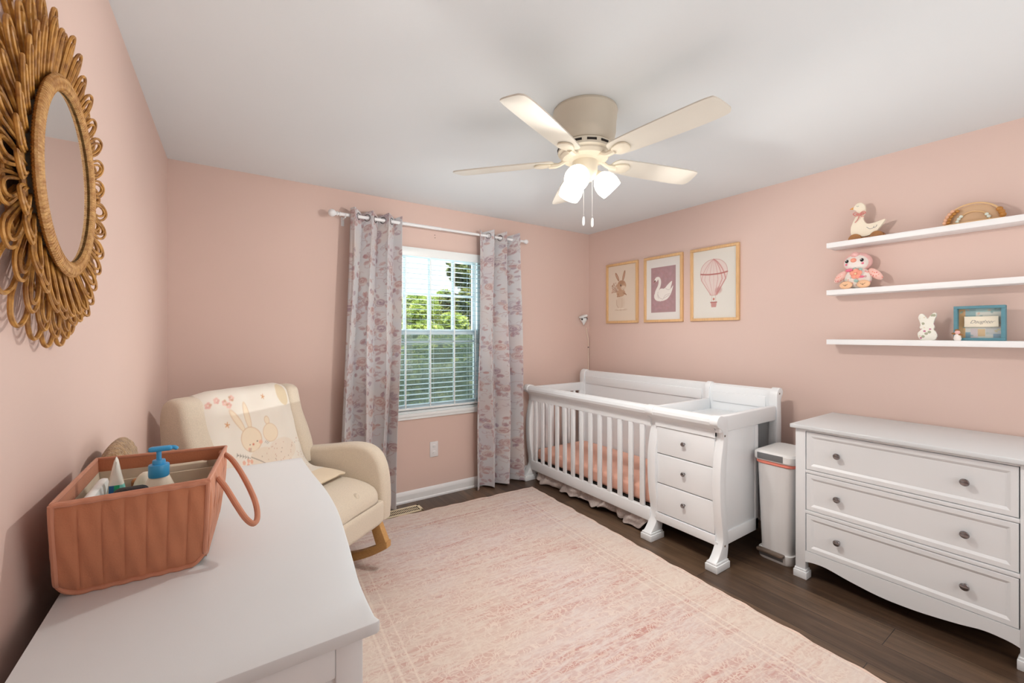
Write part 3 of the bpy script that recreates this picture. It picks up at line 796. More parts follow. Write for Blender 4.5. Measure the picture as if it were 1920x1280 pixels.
def rabbit(c, w, h):
    k = h / 10.0; X = lambda a: w * .5 + (a - 5) * k * 1.0; Y = lambda b_: b_ * k
    br, lt, dk, cr = (168, 126, 98), (196, 160, 132), (96, 66, 50), (232, 218, 200)
    c.ell(X(4.8), Y(2.0), k * 1.2, k * .14, (196, 168, 144), .7, 0, .01)
    for a, L, x in ((2.05, 1.7, 4.3), (1.30, 1.8, 5.2)):
        c.ell(X(x) + math.cos(a) * k * L * .5, Y(7.2) + math.sin(a) * k * L * .5, k * L * .52, k * .24, br, 1, a); c.ell(X(x) + math.cos(a) * k * L * .5, Y(7.2) + math.sin(a) * k * L * .5, k * L * .38, k * .10, (206, 168, 146), 1, a)
    R = random.Random(2)
    for _ in range(26):
        a = R.uniform(1.6, 3.6); L = R.uniform(.5, 1.5); x0, y0 = X(4.0), Y(5.2); x1, y1 = x0 + math.cos(a) * k * L, y0 + .5 * k + math.sin(a) * k * L
        c.line([(x0, y0), (x1, y1)], .0012, (176, 142, 120), .8); c.ell(x1, y1, k * .10, k * .10, R.choice([(190, 150, 130), (206, 172, 150), (170, 136, 112)]), .9)
    c.ell(X(4.7), Y(3.3), k * .95, k * 1.25, cr, 1); c.ell(X(4.7), Y(3.3), k * .95, k * 1.25, br, .18, 0, .02)
    c.line([(X(3.75), Y(3.8)), (X(3.8), Y(2.9)), (X(4.2), Y(2.3))], .0016, br, .9); c.line([(X(5.0), Y(4.0)), (X(5.0), Y(2.4))], .0012, lt, .9)
    c.ell(X(4.75), Y(5.0), k * 1.0, k * .65, lt, 1); c.line([(X(4.2), Y(4.9)), (X(3.9), Y(4.4)), (X(4.5), Y(4.4))], .004, br, .9); c.line([(X(5.3), Y(5.0)), (X(6.0), Y(4.6)), (X(5.7), Y(4.9))], .004, br, .9)
    c.ell(X(4.9), Y(6.3), k * 1.05, k * .95, lt, 1); c.ell(X(5.3), Y(5.9), k * .55, k * .4, cr, .8, 0, .008); c.ell(X(4.9), Y(6.9), k * .7, k * .35, br, .5, 0, .01)
    c.ell(X(4.75), Y(6.4), k * .17, k * .2, dk, 1); c.ell(X(4.8), Y(6.47), k * .05, k * .05, (250, 250, 250), 1)
    c.line([(X(5.2), Y(5.7)), (X(5.5), Y(5.6))], .001, dk, .9)
    for x in (4.3, 5.1): c.ell(X(x), Y(2.1), k * .42, k * .2, cr, 1); c.line([(X(x) - k * .4, Y(2.0)), (X(x) + k * .4, Y(2.0))], .0014, br, .9)
    for _ in range(120):
        a = R.uniform(0, 2 * PI); q = R.random() ** .5; x, y = X(4.9) + math.cos(a) * q * k, Y(6.3) + math.sin(a) * q * k * .9; c.line([(x, y), (x + k * .08, y - k * .12)], .0006, br, .5)
def swan(c, w, h):
    x0, x1, y0, y1 = w * .14, w * .86, h * .12, h * .86
    c.poly([(x0, y0), (x1, y0), (x1, y1), (x0, y1)], (172, 140, 144)); R = random.Random(5)
    for _ in range(300): c.ell(R.uniform(x0 + .02, x1 - .02), R.uniform(y0 + .02, y1 - .02), .012, .012, R.choice([(184, 146, 150), (172, 132, 134), (186, 150, 160)]), .3, 0, .01)
    X = lambda a: x0 + a * (x1 - x0); Y = lambda b_: y0 + b_ * (y1 - y0); wh = (238, 232, 226)
    body = smoothpath([(X(.14), Y(.40)), (X(.16), Y(.30)), (X(.30), Y(.25)), (X(.5), Y(.25)), (X(.68), Y(.29)), (X(.82), Y(.40)), (X(.90), Y(.56)), (X(.80), Y(.50)), (X(.86), Y(.66)), (X(.70), Y(.60)), (X(.56), Y(.52)), (X(.40), Y(.52)), (X(.28), Y(.46))], 5, True)
    c.poly(body, wh)
    neck = smoothpath([(X(.22), Y(.36)), (X(.24), Y(.46)), (X(.34), Y(.58)), (X(.37), Y(.68)), (X(.33), Y(.75)), (X(.24), Y(.755)), (X(.19), Y(.71))], 6)
    for i, (a, b_) in enumerate(neck): c.ell(a, b_, .018 - .006 * min(1, i / 22), .018 - .006 * min(1, i / 22), wh)
    c.ell(X(.22), Y(.72), .017, .013, wh, 1, .5); c.poly([(X(.19), Y(.715)), (X(.09), Y(.665)), (X(.20), Y(.685))], (150, 90, 70)); c.ell(X(.17), Y(.705), .006, .005, (50, 36, 36), 1)
    for pts in ([(.28, .40), (.36, .32), (.5, .28)], [(.52, .31), (.6, .37), (.78, .40)], [(.5, .29), (.62, .33), (.75, .37)], [(.6, .52), (.72, .48), (.84, .52)], [(.3, .46), (.28, .38), (.32, .3)]):
        c.line(smoothpath([(X(a), Y(b_)) for a, b_ in pts], 5), .0012, (176, 160, 158), .8)
def balloon(c, w, h):
    X = lambda a: a * w; Y = lambda b_: b_ * h; cx, cy = X(.49), Y(.64)
    out_ = [(X(.49), Y(.855)), (X(.64), Y(.835)), (X(.76), Y(.765)), (X(.80), Y(.67)), (X(.77), Y(.57)), (X(.68), Y(.47)), (X(.59), Y(.37)), (X(.56), Y(.335)), (X(.42), Y(.335)), (X(.39), Y(.37)), (X(.29), Y(.47)), (X(.20), Y(.57)), (X(.18), Y(.67)), (X(.22), Y(.765)), (X(.34), Y(.835))]
    o_ = smoothpath(out_, 6, True); c.poly(o_, (224, 206, 200), .9)
    for k, al in ((-.30, .35), (-.22, .2), (-.10, .25), (.0, .15), (.10, .35), (.2, .45), (.28, .6)):
        pts = []
        for t in np.linspace(0, 1, 24):
            yy = .855 - .52 * t; ww = math.sin(min(1, (t * 1.35) ** .75) * PI * .5) if t < .55 else 1 - (t - .55) / .45 * .78
            pts.append((X(.49 + k * min(ww, 1)), Y(yy)))
        c.line(pts, .0045 if k > .1 else .003, (196, 130, 126), al)
    c.line(o_ + [o_[0]], .0016, (192, 132, 128), .8)
    c.line(smoothpath([(X(.185), Y(.655)), (X(.35), Y(.64)), (X(.5), Y(.637)), (X(.65), Y(.64)), (X(.80), Y(.655))], 6), .0055, (178, 112, 106), .8)
    c.ell(X(.60), Y(.40), X(.08), Y(.045), (186, 126, 122), .5, .6, .015)
    for a in (-.05, .05): c.line([(X(.49 + a * .8), Y(.335)), (X(.49 + a), Y(.235))], .0008, (170, 130, 120), .9)
    c.ell(X(.49), Y(.275), .008, .010, (196, 110, 96), .9)
    c.poly([(X(.42), Y(.235)), (X(.56), Y(.235)), (X(.545), Y(.155)), (X(.435), Y(.155))], (196, 146, 140)); c.line([(X(.42), Y(.23)), (X(.56), Y(.23))], .004, (170, 106, 100), .9)
wall_art(3.068, 2.668, 'wood framed print of a standing brown rabbit holding flowers', rabbit, (226, 210, 192))
wall_art(2.594, 2.192, 'wood framed print of a white swan on a mauve ground', swan, (228, 224, 220))
wall_art(2.117, 1.709, 'wood framed print of a pink striped hot air balloon', balloon, (224, 220, 212))

# ================================================================ floating shelves and what stands on them
SX = 3.15
for nm, z1, lab in (('t', 1.938, 'top white floating shelf carrying the wooden duck and bead toy'), ('m', 1.642, 'middle white floating shelf carrying the plush penguin'), ('b', 1.333, 'bottom white floating shelf carrying the bunny ornament and teal frame')):
    o = B().box(SX, XR - .0008, -.12, 1.10, z1 - .031, z1, .0015).build('floating_shelf', M['shelf']); tag(o, lab, 'shelf', 'floating shelves on the right wall')
# wooden duck on rockers
dz = 1.9385; dx0, dx1 = 3.195, 3.215
dk = thing('wooden_duck', 'cream wooden duck figure on brown rockers with a pink bow', 'duck figure', (3.2, .89, dz))
D = lambda a, b_: (.995 - a, dz + b_)
# outline in (y, z): head looks towards +y
ob = smoothpath([D(.012, .030), D(.045, .018), D(.09, .017), D(.125, .032), D(.150, .062), D(.172, .098), D(.145, .096), D(.110, .088), D(.085, .092), D(.070, .115), D(.068, .140), D(.078, .170), D(.076, .200), D(.060, .222), D(.038, .222), D(.022, .205), D(.020, .188), D(.034, .176), D(.034, .150), D(.018, .115), D(.006, .075)], 4, True)
B().prism(ob, 'x', dx0, dx1, .003).build('body', M['duck'], dk)
B().prism([D(.024, .206), D(.024, .190), D(.000, .196)], 'x', dx0 + .003, dx1 - .003, .001).build('beak', M['orange'], dk)
for cyy in (.030, .135):
    b = B(); b.prism([D(cyy + .03 * math.cos(a) * 1.1, .004 + .032 * max(0, math.sin(a))) for a in np.linspace(0, PI, 13)], 'x', dx0 - .016, dx1 + .016, .002); b.build('rocker', M['brownw'], dk)
b = B(); b.box(dx0 - .01, dx1 + .01, .995 - .150, .995 - .012, dz + .0002, dz + .010, .002); b.build('base', M['brownw'], dk)
b = B(); yb, zb = .995 - .052, dz + .152; x = dx0 - .004
b.tube([(x, yb + .018, zb + .004), (x - .002, yb, zb - .002), (x, yb - .020, zb + .006), (dx1 + .003, yb - .022, zb + .008)], .0035, 6)
for sg in (-1, 1): b.tube(smoothpath([(x - .003, yb, zb), (x - .006, yb + sg * .018, zb + .014), (x - .006, yb + sg * .030, zb + .006), (x - .005, yb + sg * .016, zb - .006), (x - .003, yb, zb)], 4), .0028, 6)
b.tube(smoothpath([(x - .003, yb, zb), (x - .004, yb + .006, zb - .025), (x - .002, yb + .022, zb - .046)], 4), .0025, 6); b.tube(smoothpath([(x - .003, yb, zb), (x - .004, yb - .01, zb - .014), (x - .002, yb - .022, zb - .018)], 4), .0025, 6)
b.build('bow', M['ribbon'], dk)
b = B(); b.tube(smoothpath([(dx0 - .0005, *D(.085, .070)), (dx0 - .0005, *D(.100, .056)), (dx0 - .0005, *D(.115, .058)), (dx0 - .0005, *D(.120, .068)), (dx0 - .0005, *D(.118, .060)), (dx0 - .0005, *D(.128, .062)), (dx0 - .0005, *D(.134, .074))], 4), .0011, 5); b.build('wing_line', M['ink'], dk)
b = B(); b.tube([(dx0 - .0005, *D(.036, .206)), (dx0 - .0005, *D(.042, .202)), (dx0 - .0005, *D(.048, .206))], .001, 5); b.build('eye_line', M['ink'], dk)

# plush penguin
pz = 1.6425; px, py = 3.215, .957
pg = thing('plush_penguin', 'plush pastel penguin with a coral flower on its patterned belly', 'plush toy', (px, py, pz))
B().sphere((px, py, pz + .065), (.045, .068, .064), u=24, v=16).build('body', M['p_print'], pg)
B().sphere((px + .006, py + .004, pz + .163), (.052, .072, .060), u=24, v=16).build('hood', M['p_pink'], pg)
f = B().sphere((px - .014, py + .004, pz + .158), (.044, .062, .050), u=24, v=16).build('face', M['p_white'], pg)
for sg in (-1, 1):
    e = B().sphere((px - .0515, py + .004 + sg * .037, pz + .168), (.007, .0095, .0105)).build('eye', M['blackp'], pg)
    B().sphere((px - .0575, py + .006 + sg * .037, pz + .172), .003, u=8, v=6).build('eye_glint', M['diaper'], e)
    B().sphere((px - .0500, py + .004 + sg * .041, pz + .148), (.004, .006, .006)).build('cheek', M['p_rose'], pg)
B().sphere((px - .058, py + .006, pz + .170), (.014, .015, .013)).build('beak', M['p_coral'], pg)
B().sphere((px - .030, py + .006, pz + .205), (.030, .020, .018)).build('forehead', M['p_pink'], pg)
for sg in (-1, 1):
    T = Matrix.Translation((px - .008, py + sg * .062, pz + .108)) @ Matrix.Rotation(sg * math.radians(-48), 4, 'X')
    B().sphere((0, sg * .036, 0), (.018, .046, .022), T).build('wing', M['p_wing'], pg)
    B().sphere((px - .046, py + .004 + sg * .043, pz + .024), (.014, .033, .024), u=20, v=12).build('foot', M['p_peach'], pg)
    b = B()
    for a in (-.5, 0, .5): b.tube([(px - .0605, py + .004 + sg * .043, pz + .018), (px - .0595, py + .004 + sg * .043 + .014 * math.sin(a * 2), pz + .018 + .010)], .0009, 5)
    b.build('stitching', M['blackp'], pg)
b = B()
for k in range(5): a = 2 * PI * k / 5 + .3; b.sphere((px - .052, py - .004 + .017 * math.cos(a), pz + .088 + .017 * math.sin(a)), (.008, .015, .015), u=12, v=8)
fl = b.build('flower', M['p_coral'], pg); B().sphere((px - .061, py - .004, pz + .088), (.004, .007, .007)).build('flower_centre', M['p_peach'], fl)
for c_, r_ in (((px - .045, py + .030, pz + .113), (.010, .020, .010)), ((px - .052, py - .030, pz + .068), (.006, .016, .007))): B().sphere(c_, r_).build('rose_patch', M['p_rose'], pg)
for c_, r_ in (((px - .047, py + .002, pz + .117), (.008, .010, .010)), ((px - .045, py - .025, pz + .112), (.008, .009, .009)), ((px - .050, py - .004, pz + .046), (.007, .011, .009))): B().sphere(c_, r_).build('sage_patch', M['p_sage'], pg)

# bead arch toy
bz = 1.9385; by = .476; bx = 3.215
ra = thing('bead_arch_toy', 'natural wooden rainbow arch toy strung with brown and white beads', 'toy', (bx, by, bz))
B().prism([(bx + .030 * math.cos(a), by + .115 * math.sin(a)) for a in np.linspace(0, 2 * PI, 33)[:-1]], 'z', bz, bz + .011, .002).build('base', M['ply'], ra)
for R_, r_, nm, m_ in ((.104, .0045, 'outer_arch', 'ply'), (.058, .0035, 'inner_arch', 'ply')):
    B().tube([(bx, by + R_ * math.cos(a), bz + .010 + R_ * .92 * math.sin(a)) for a in np.linspace(0, PI, 29)], r_, 8).build(nm, M[m_], ra)
B().prism([(by + .098 * math.cos(a), bz + .010 + .090 * math.sin(a)) for a in np.linspace(0, PI, 25)], 'x', bx + .006, bx + .011, .001).build('back_board', mat('tan_board', rgb(206, 172, 138), .6), ra)
def beads(R_, angs, r, m_, dx=0):
    b = B()
    for a in angs: b.sphere((bx + dx, by + R_ * math.cos(a), bz + .010 + R_ * .92 * math.sin(a)), r, u=14, v=10)
    b.build('beads', M[m_], ra)
beads(.104, [.14 + .165 * k for k in range(5)], .0105, 'bead_p'); beads(.090, [.16 + .19 * k for k in range(5)], .0085, 'bead_b', -.008)
beads(.104, [PI - .15 - .17 * k for k in range(3)], .0125, 'bead_b'); beads(.058, [.22, .48, .74], .0080, 'bead_w'); beads(.058, [PI - .30, PI - .58], .0080, 'bead_w')

# floral ceramic bunny: flat figure cut to shape
def bunny_profile():
    c = (.645, 1.3335)
    o_ = [(-.022, 0), (-.036, .018), (-.038, .040), (-.026, .056), (-.031, .070), (-.027, .084), (-.031, .104), (-.036, .124), (-.030, .142), (-.018, .144), (-.006, .130), (.002, .118), (.010, .130), (.024, .148), (.036, .147), (.036, .130), (.030, .112), (.026, .092), (.030, .074), (.026, .058), (.036, .044), (.040, .022), (.026, 0)]
    return smoothpath([(c[0] - a, c[1] + b_) for a, b_ in o_], 5, True)
bp_ = bunny_profile()
bun = B().prism(bp_, 'x', 3.192, 3.208, .003).build('bunny_ornament', spots('flower_painted_ceramic', rgb(236, 234, 224), [rgb(206, 150, 168), rgb(236, 234, 224), rgb(236, 234, 224), rgb(170, 172, 148), rgb(236, 234, 224), rgb(196, 128, 152), rgb(226, 214, 190)], 58, .42)); tag(bun, 'flat white bunny ornament painted with pink flowers on the bottom shelf', 'ornament')
# shadow-box frame
fz = 1.3335; fy0, fy1 = .361, .54; fx0, fx1 = 3.175, 3.222
sb = thing('shadow_box_frame', 'teal wooden shadow box frame with a pastel collage and script word', 'picture frame', (3.2, .45, fz))
t = .014; b = B(); zt = fz + .178
b.box(fx0, fx1, fy0, fy1, zt - t, zt, .001); b.box(fx0, fx1, fy0, fy1, fz, fz + t, .001); b.box(fx0, fx1, fy0, fy0 + t, fz + t, zt - t, .001); b.box(fx0, fx1, fy1 - t, fy1, fz + t, zt - t, .001)
b.build('frame', M['teal'], sb)
cw, ch = fy1 - fy0 - 2 * t, .178 - 2 * t; cv = Canvas(cw, ch, 700, (222, 222, 214)); R = random.Random(3)
for (a, b_, c_, d_, col) in ((0, 0, .16, 1, (222, 176, 124)), (.16, .72, .4, 1, (150, 182, 186)), (.4, .88, 1, 1, (170, 200, 200)), (.16, 0, .28, .2, (140, 178, 196)), (.28, 0, .45, .32, (216, 202, 204)), (.45, .05, .62, .3, (222, 190, 148)), (.62, .1, .98, .36, (214, 214, 212)), (.8, 0, 1, .14, (150, 176, 196)), (.62, 0, .8, .1, (226, 224, 214))):
    cv.poly([(a * cw, b_ * ch), (c_ * cw, b_ * ch), (c_ * cw, d_ * ch), (a * cw, d_ * ch)], col, .9)
for _ in range(30): cv.ell(R.uniform(0, cw), R.uniform(0, ch), .006, .004, R.choice([(130, 170, 170), (230, 200, 120), (190, 210, 190), (226, 180, 160)]), .6, R.uniform(0, 3), .003)
for k in range(7): cv.line([(.64 * cw, (.14 + .03 * k) * ch), (.96 * cw, (.14 + .03 * k) * ch)], .0006, (170, 170, 175), .7)
surface('collage', cv, lambda U, V: (np.full(U.shape, 3.212), fy1 - t - U, fz + t + V), M['paint'], sb)
pl_ = B().box(3.196, 3.206, fy0 + t + .010, fy1 - t - .022, fz + .070, fz + .124, .001).build('plaque', M['duck'], sb)
cu = bpy.data.curves.new('lettering', 'FONT'); cu.body = 'Daughter'; cu.size = .024; cu.shear = .45; cu.space_character = .92; cu.align_x = 'CENTER'; cu.align_y = 'CENTER'; cu.extrude = .0001; cu.offset = -.0003
tmp_ = bpy.data.objects.new('lettering_source', cu); COL.objects.link(tmp_); bpy.context.view_layer.update()
me_ = bpy.data.meshes.new_from_object(tmp_.evaluated_get(bpy.context.evaluated_depsgraph_get())); bpy.data.objects.remove(tmp_)
me_.materials.clear(); me_.materials.append(M['ink']); tx = bpy.data.objects.new('lettering', me_); COL.objects.link(tx); tx.parent = pl_
tx.location = Vector((3.1956, (fy0 + fy1) / 2 - .008, fz + .096)) - ORG['shadow_box_frame']
tx.rotation_euler = (PI / 2, 0, -PI / 2)
# tiny figurine
tf = thing('tiny_figurine', 'tiny rose coloured animal figurine in front of the teal frame', 'figurine', (3.162, .523, fz))
b = B(); b.lathe([(.012, 0), (.015, .010), (.012, .026), (.007, .034)], (3.162, .523, fz), 14); b.build('body', M['p_white'], tf)
b = B(); b.sphere((3.160, .523, fz + .042), (.009, .011, .011)); b.build('head', M['p_pink'], tf)
b = B(); b.sphere((3.160, .534, fz + .036), (.005, .012, .005)); b.sphere((3.158, .512, fz + .030), (.006, .011, .004)); b.sphere((3.160, .524, fz + .053), (.005, .009, .006)); b.build('leaf_cap', M['brownw'], tf)

# ================================================================ right dresser
dr = thing('dresser', 'white three-drawer dresser against the right wall beside the pedal bin', 'dresser', (2.97, .65, 0))
DX = 2.69; DT = .860
b = B(); b.box(2.668, XR - .012, .165, 1.110, DT - .022, DT, .004, 3); b.build('top', M['whitetop'], dr)
b = B()
b.box(DX, DX + .045, 1.040, 1.089, .045, DT - .022, .0025); b.box(DX, DX + .045, .190, .266, .045, DT - .022, .0025)
b.box(3.21, 3.255, 1.040, 1.089, .045, DT - .022, .0025); b.box(3.21, 3.255, .190, .24, .045, DT - .022, .0025)
b.box(DX + .04, 3.22, 1.060, 1.080, .12, DT - .022); b.box(DX + .04, 3.22, .198, .215, .12, DT - .022); b.box(3.23, 3.24, .2, 1.08, .12, DT - .022)
b.box(DX + .004, DX + .04, .266, 1.040, .826, DT - .022); b.box(DX + .002, DX + .04, .266, 1.040, .594, .612, .002); b.box(DX + .002, DX + .04, .266, 1.040, .368, .387, .002)
b.build('carcass', M['white'], dr)
b = B(); zp = smoothpath([(1.040, .096), (1.0, .104), (.94, .104), (.84, .084), (.72, .067), (.62, .066), (.54, .072), (.44, .086), (.367, .100), (.30, .096), (.266, .086)], 4)
b.prism([(y, z) for y, z in zp] + [(.266, .158), (1.040, .158)], 'x', DX + .002, DX + .022); b.build('apron', M['white'], dr, smooth=False)
B().box(DX + .030, DX + .033, .266, 1.04, .16, .83).build('carcass_gap', M['gap'], dr, smooth=False)
for y0, y1 in ((1.040, 1.089), (.190, .266)):
    for xx in (DX, 3.205):
        b = B(); b.box(xx - .010, xx + .055, y0 - .010, y1 + .008, 0, .040, .003); b.box(xx - .005, xx + .050, y0 - .005, y1 + .004, .038, .052, .003); b.build('foot', M['white'], dr)
def panel_drawer(parent, z0, z1, y0=.2695, y1=1.0365, x=DX + .003, knobs=((.89,), (.422,))):
    b = B(); b.rings(y0, y1, z0, z1, x, [(0, -.018), (0, -.002), (.002, 0), (.022, 0), (.024, -.001), (.034, -.0075), (.037, -.0075), (.0371, -.0070)])
    d = b.build('drawer', M['white'], parent, ang=20)
    for k in knobs: knob(d, x + .006, k[0], (z0 + z1) / 2 + .001)
panel_drawer(dr, .615, .823); panel_drawer(dr, .390, .591); panel_drawer(dr, .160, .365)

# ================================================================ left dresser (foreground)
ld = thing('dresser', 'white dresser along the left wall with the quilted caddy on top', 'dresser', (0, 1.37, 0))
LT = .850
out_ = [(-.0, .0)]
bow = smoothpath([(.233, .790), (.2345, .85), (.239, .926), (.250, 1.017), (.263, 1.128), (.279, 1.28), (.286, 1.40), (.287, 1.548), (.279, 1.76), (.277, 1.968)], 5)
pts = [(XL + .006, .775), (.214, .7715), (.232, .772), (.2375, .776)] + bow + [(.272, 1.976), (XL + .006, 1.976)]
B().prism(pts, 'z', LT - .022, LT, .0025, 2).build('top', M['whitetop'], ld)
def inset(p, dxx, dyy):
    x, y = p; return (x - dxx if x > 0 else x + .004, min(max(y, .775 + dyy), 1.976 - dyy))
body = [inset(p, .024, .018) for p in pts]
b = B()
b.box(.165, .212, .790, .842, .045, LT - .022, .003); b.box(-.262, -.215, .790, .842, .045, LT - .022, .003); b.box(.205, .253, 1.91, 1.958, .045, LT - .022, .003); b.box(-.262, -.215, 1.91, 1.958, .045, LT - .022, .003)
b.box(-.215, .165, .797, .812, .12, LT - .022); b.box(-.215, .165, .791, .806, LT - .085, LT - .022, .002); b.box(-.215, .165, .791, .806, .10, .165, .002)
b.box(-.22, .21, 1.935, 1.95, .12, LT - .022); b.box(-.262, -.25, .83, 1.92, .12, LT - .022); b.box(-.25, .2, .84, 1.92, .12, .135)
b.build('carcass', M['white'], ld)
def bowx(y): return np.interp(y, [p[1] for p in bow], [p[0] for p in bow]) - .030
for z0, z1 in ((.605, .805), (.385, .59), (.165, .37)):
    ys = np.linspace(.848, 1.905, 16); b = B()
    pr = [(float(bowx(y)), float(y)) for y in ys] + [(float(bowx(y)) - .02, float(y)) for y in ys[::-1]]
    b.prism(pr, 'z', z0, z1, .002); d = b.build('drawer', M['white'], ld)
    for y in (1.08, 1.66):
        T = Matrix.Translation((float(bowx(y)), y, (z0 + z1) / 2)) @ Matrix.Rotation(PI / 2, 4, 'Y')
        B().lathe([(.009, 0), (.0055, .004), (.005, .012), (.0155, .019), (.014, .027), (.001, .0295)], n=18, T=T).build('knob', M['chrome'], d)
for x_, y_ in ((.160, .786), (-.266, .786), (.20, 1.905), (-.266, 1.905)):
    b = B(); b.box(x_, x_ + .058, y_, y_ + .058, 0, .042, .003); b.build('foot', M['white'], ld)

# ================================================================ quilted caddy and contents
bgz = LT + .0005
bag = thing('quilted_caddy', 'terracotta quilted fabric caddy full of baby care items on the left dresser', 'storage caddy', (-.14, 1.3, bgz))
TZ = 1.050
bot = [(-.266, 1.192), (-.032, 1.184), (-.012, 1.445), (-.250, 1.47)]; top = [(-.262, 1.136), (-.024, 1.142), (.010, 1.447), (-.262, 1.486)]
def quad_panel(P0, P1, Q0, Q1, th, seams, inward, m_, name, amp=.0032, n=84, mz=22, corner=.022):
    """quilted wall: bottom P0-P1, top Q0-Q1; bulges outward between the seams"""
    P0, P1, Q0, Q1 = map(Vector, (P0, P1, Q0, Q1)); nrm = (P1 - P0).cross(Q0 - P0).normalized()
    if nrm.dot(Vector(inward) - P0) > 0: nrm = -nrm
    b = B(); g = []; g2 = []
    for j in range(mz + 1):
        v = j / mz; r1 = []; r2 = []
        for i in range(n + 1):
            u = i / n; A = P0.lerp(P1, u); C = Q0.lerp(Q1, u)
            lift = 0
            if v < .16:
                q = max(0, (.13 - min(u, 1 - u)) / .13); lift = corner * q * q * (1 - v / .16)
            p = A.lerp(C, v); p.z += lift
            s_ = abs(math.sin(PI * seams * u)) ** .30; bul = amp * s_ * min(1, 8 * v, 8 * (1 - v)) + .0012 * math.sin(9 * v + 7 * u * seams) + .004 * math.sin(PI * v)
            r1.append(b.bm.verts.new(p + nrm * (bul + .002))); r2.append(b.bm.verts.new(p - nrm * th))
        g.append(r1); g2.append(r2)
    for G in (g, g2):
        for j in range(mz):
            for i in range(n): b.bm.faces.new([G[j][i], G[j][i + 1], G[j + 1][i + 1], G[j + 1][i]])
    rim = [g[0][i] for i in range(n + 1)] + [g[j][n] for j in range(1, mz + 1)] + [g[mz][i] for i in range(n - 1, -1, -1)] + [g[j][0] for j in range(mz - 1, 0, -1)]
    rim2 = [g2[0][i] for i in range(n + 1)] + [g2[j][n] for j in range(1, mz + 1)] + [g2[mz][i] for i in range(n - 1, -1, -1)] + [g2[j][0] for j in range(mz - 1, 0, -1)]
    rim_pts = [v.co.copy() for v in rim]
    for k in range(len(rim)): b.bm.faces.new([rim[k], rim[(k + 1) % len(rim)], rim2[(k + 1) % len(rim)], rim2[k]])
    o = b.build(name, m_, bag); return o, rim_pts, nrm
ctr = (-.13, 1.3, .95); L3 = lambda p, z: (p[0], p[1], z)
z0_ = bgz + .0048
pan, rimf, nf = quad_panel(L3(bot[0], z0_), L3(bot[1], z0_), L3(top[0], TZ), L3(top[1], TZ - .003), .003, 7, ctr, M['bag'], 'front_panel')
b = B(); b.tube([tuple(p + nf * .001) for p in rimf], .0048, 8, closed=True); b.build('piping', M['bagpink'], pan)
quad_panel(L3(bot[1], z0_), L3(bot[2], z0_), L3(top[1], TZ - .003), L3(top[2], TZ), .003, 6, ctr, M['bag'], 'side_panel', corner=.022)
quad_panel(L3(bot[3], z0_), L3(bot[0], z0_), L3(top[3], TZ), L3(top[0], TZ), .003, 6, ctr, M['bag'], 'side_panel', corner=.022, amp=.002)
quad_panel(L3(bot[2], z0_), L3(bot[3], z0_), L3(top[2], TZ), L3(top[3], TZ), .003, 7, ctr, M['bag'], 'back_panel', corner=.022)
b = B(); tp = [Vector(L3(p, TZ)) for p in top]; rp = []
for i in range(4):
    for k in range(8): rp.append(tuple(tp[i].lerp(tp[(i + 1) % 4], k / 8)))
b.tube(rp, .0048, 8, closed=True); b.build('rim_piping', M['bagpink'], bag)
def scaled(P, s_): c_ = (sum(p[0] for p in P) / 4, sum(p[1] for p in P) / 4); return [(c_[0] + (p[0] - c_[0]) * s_, c_[1] + (p[1] - c_[1]) * s_) for p in P]
b = B()   # pale lining hung below the rim, and floor
li, lo = scaled(top, .955), scaled(bot, .94)
for i in range(4):
    j = (i + 1) % 4; b.bm.faces.new([b.bm.verts.new(q) for q in (L3(lo[i], bgz + .006), L3(lo[j], bgz + .006), L3(li[j], TZ - .030), L3(li[i], TZ - .030))])
b.bm.faces.new([b.bm.verts.new(L3(p, bgz + .006)) for p in lo]); b.build('lining', M['baglin'], bag, smooth=False)
b = B(); m1, m2 = Vector((-.262, 1.315, 0)), Vector((-.01, 1.30, 0))
b.box(-.245, -.015, 1.385, 1.389, bgz + .006, TZ - .035); b.build('divider', M['baglin'], bag, smooth=False)
b = B()
hp = smoothpath([(-.002, 1.415, 1.045), (.022, 1.38, 1.030), (.048, 1.31, .995), (.068, 1.235, .955), (.071, 1.19, .930), (.062, 1.172, .922), (.047, 1.177, .936), (.030, 1.19, .965), (.008, 1.215, 1.005), (-.008, 1.225, 1.030)], 5)
b.tube(hp, .0065, 10); b.build('handle', M['bagpink'], bag)
# lotion bottle
lb = thing('lotion_bottle', 'ivory lotion bottle with a bright blue pump inside the caddy', 'bottle', (-.118, 1.27, bgz + .008))
bx_, by_ = -.120, 1.275
T = Matrix.Translation((bx_, by_, 0)) @ Matrix.Diagonal((1, .75, 1, 1))
B().lathe([(.033, .860), (.036, .868), (.036, .94), (.034, .985), (.029, 1.015), (.019, 1.040), (.018, 1.044)], n=28, T=T).build('bottle_body', M['bottle'], lb)
B().lathe([(.0185, 1.040), (.0195, 1.043), (.0195, 1.066), (.0185, 1.068), (.012, 1.0685), (.0125, 1.074), (.0115, 1.078), (.005, 1.0785), (.0048, 1.100)], (bx_, by_, 0), 28).build('pump_collar', M['blue'], lb)
b = B(); b.rbox((bx_ + .003, by_, 1.103), (.022, .009, .0055), .005, 6); b.tube(smoothpath([(bx_ + .018, by_, 1.104), (bx_ + .028, by_, 1.103), (bx_ + .034, by_, 1.098)], 3), [.0045] * 6 + [.003], 8); b.build('pump_head', M['blue'], lb)
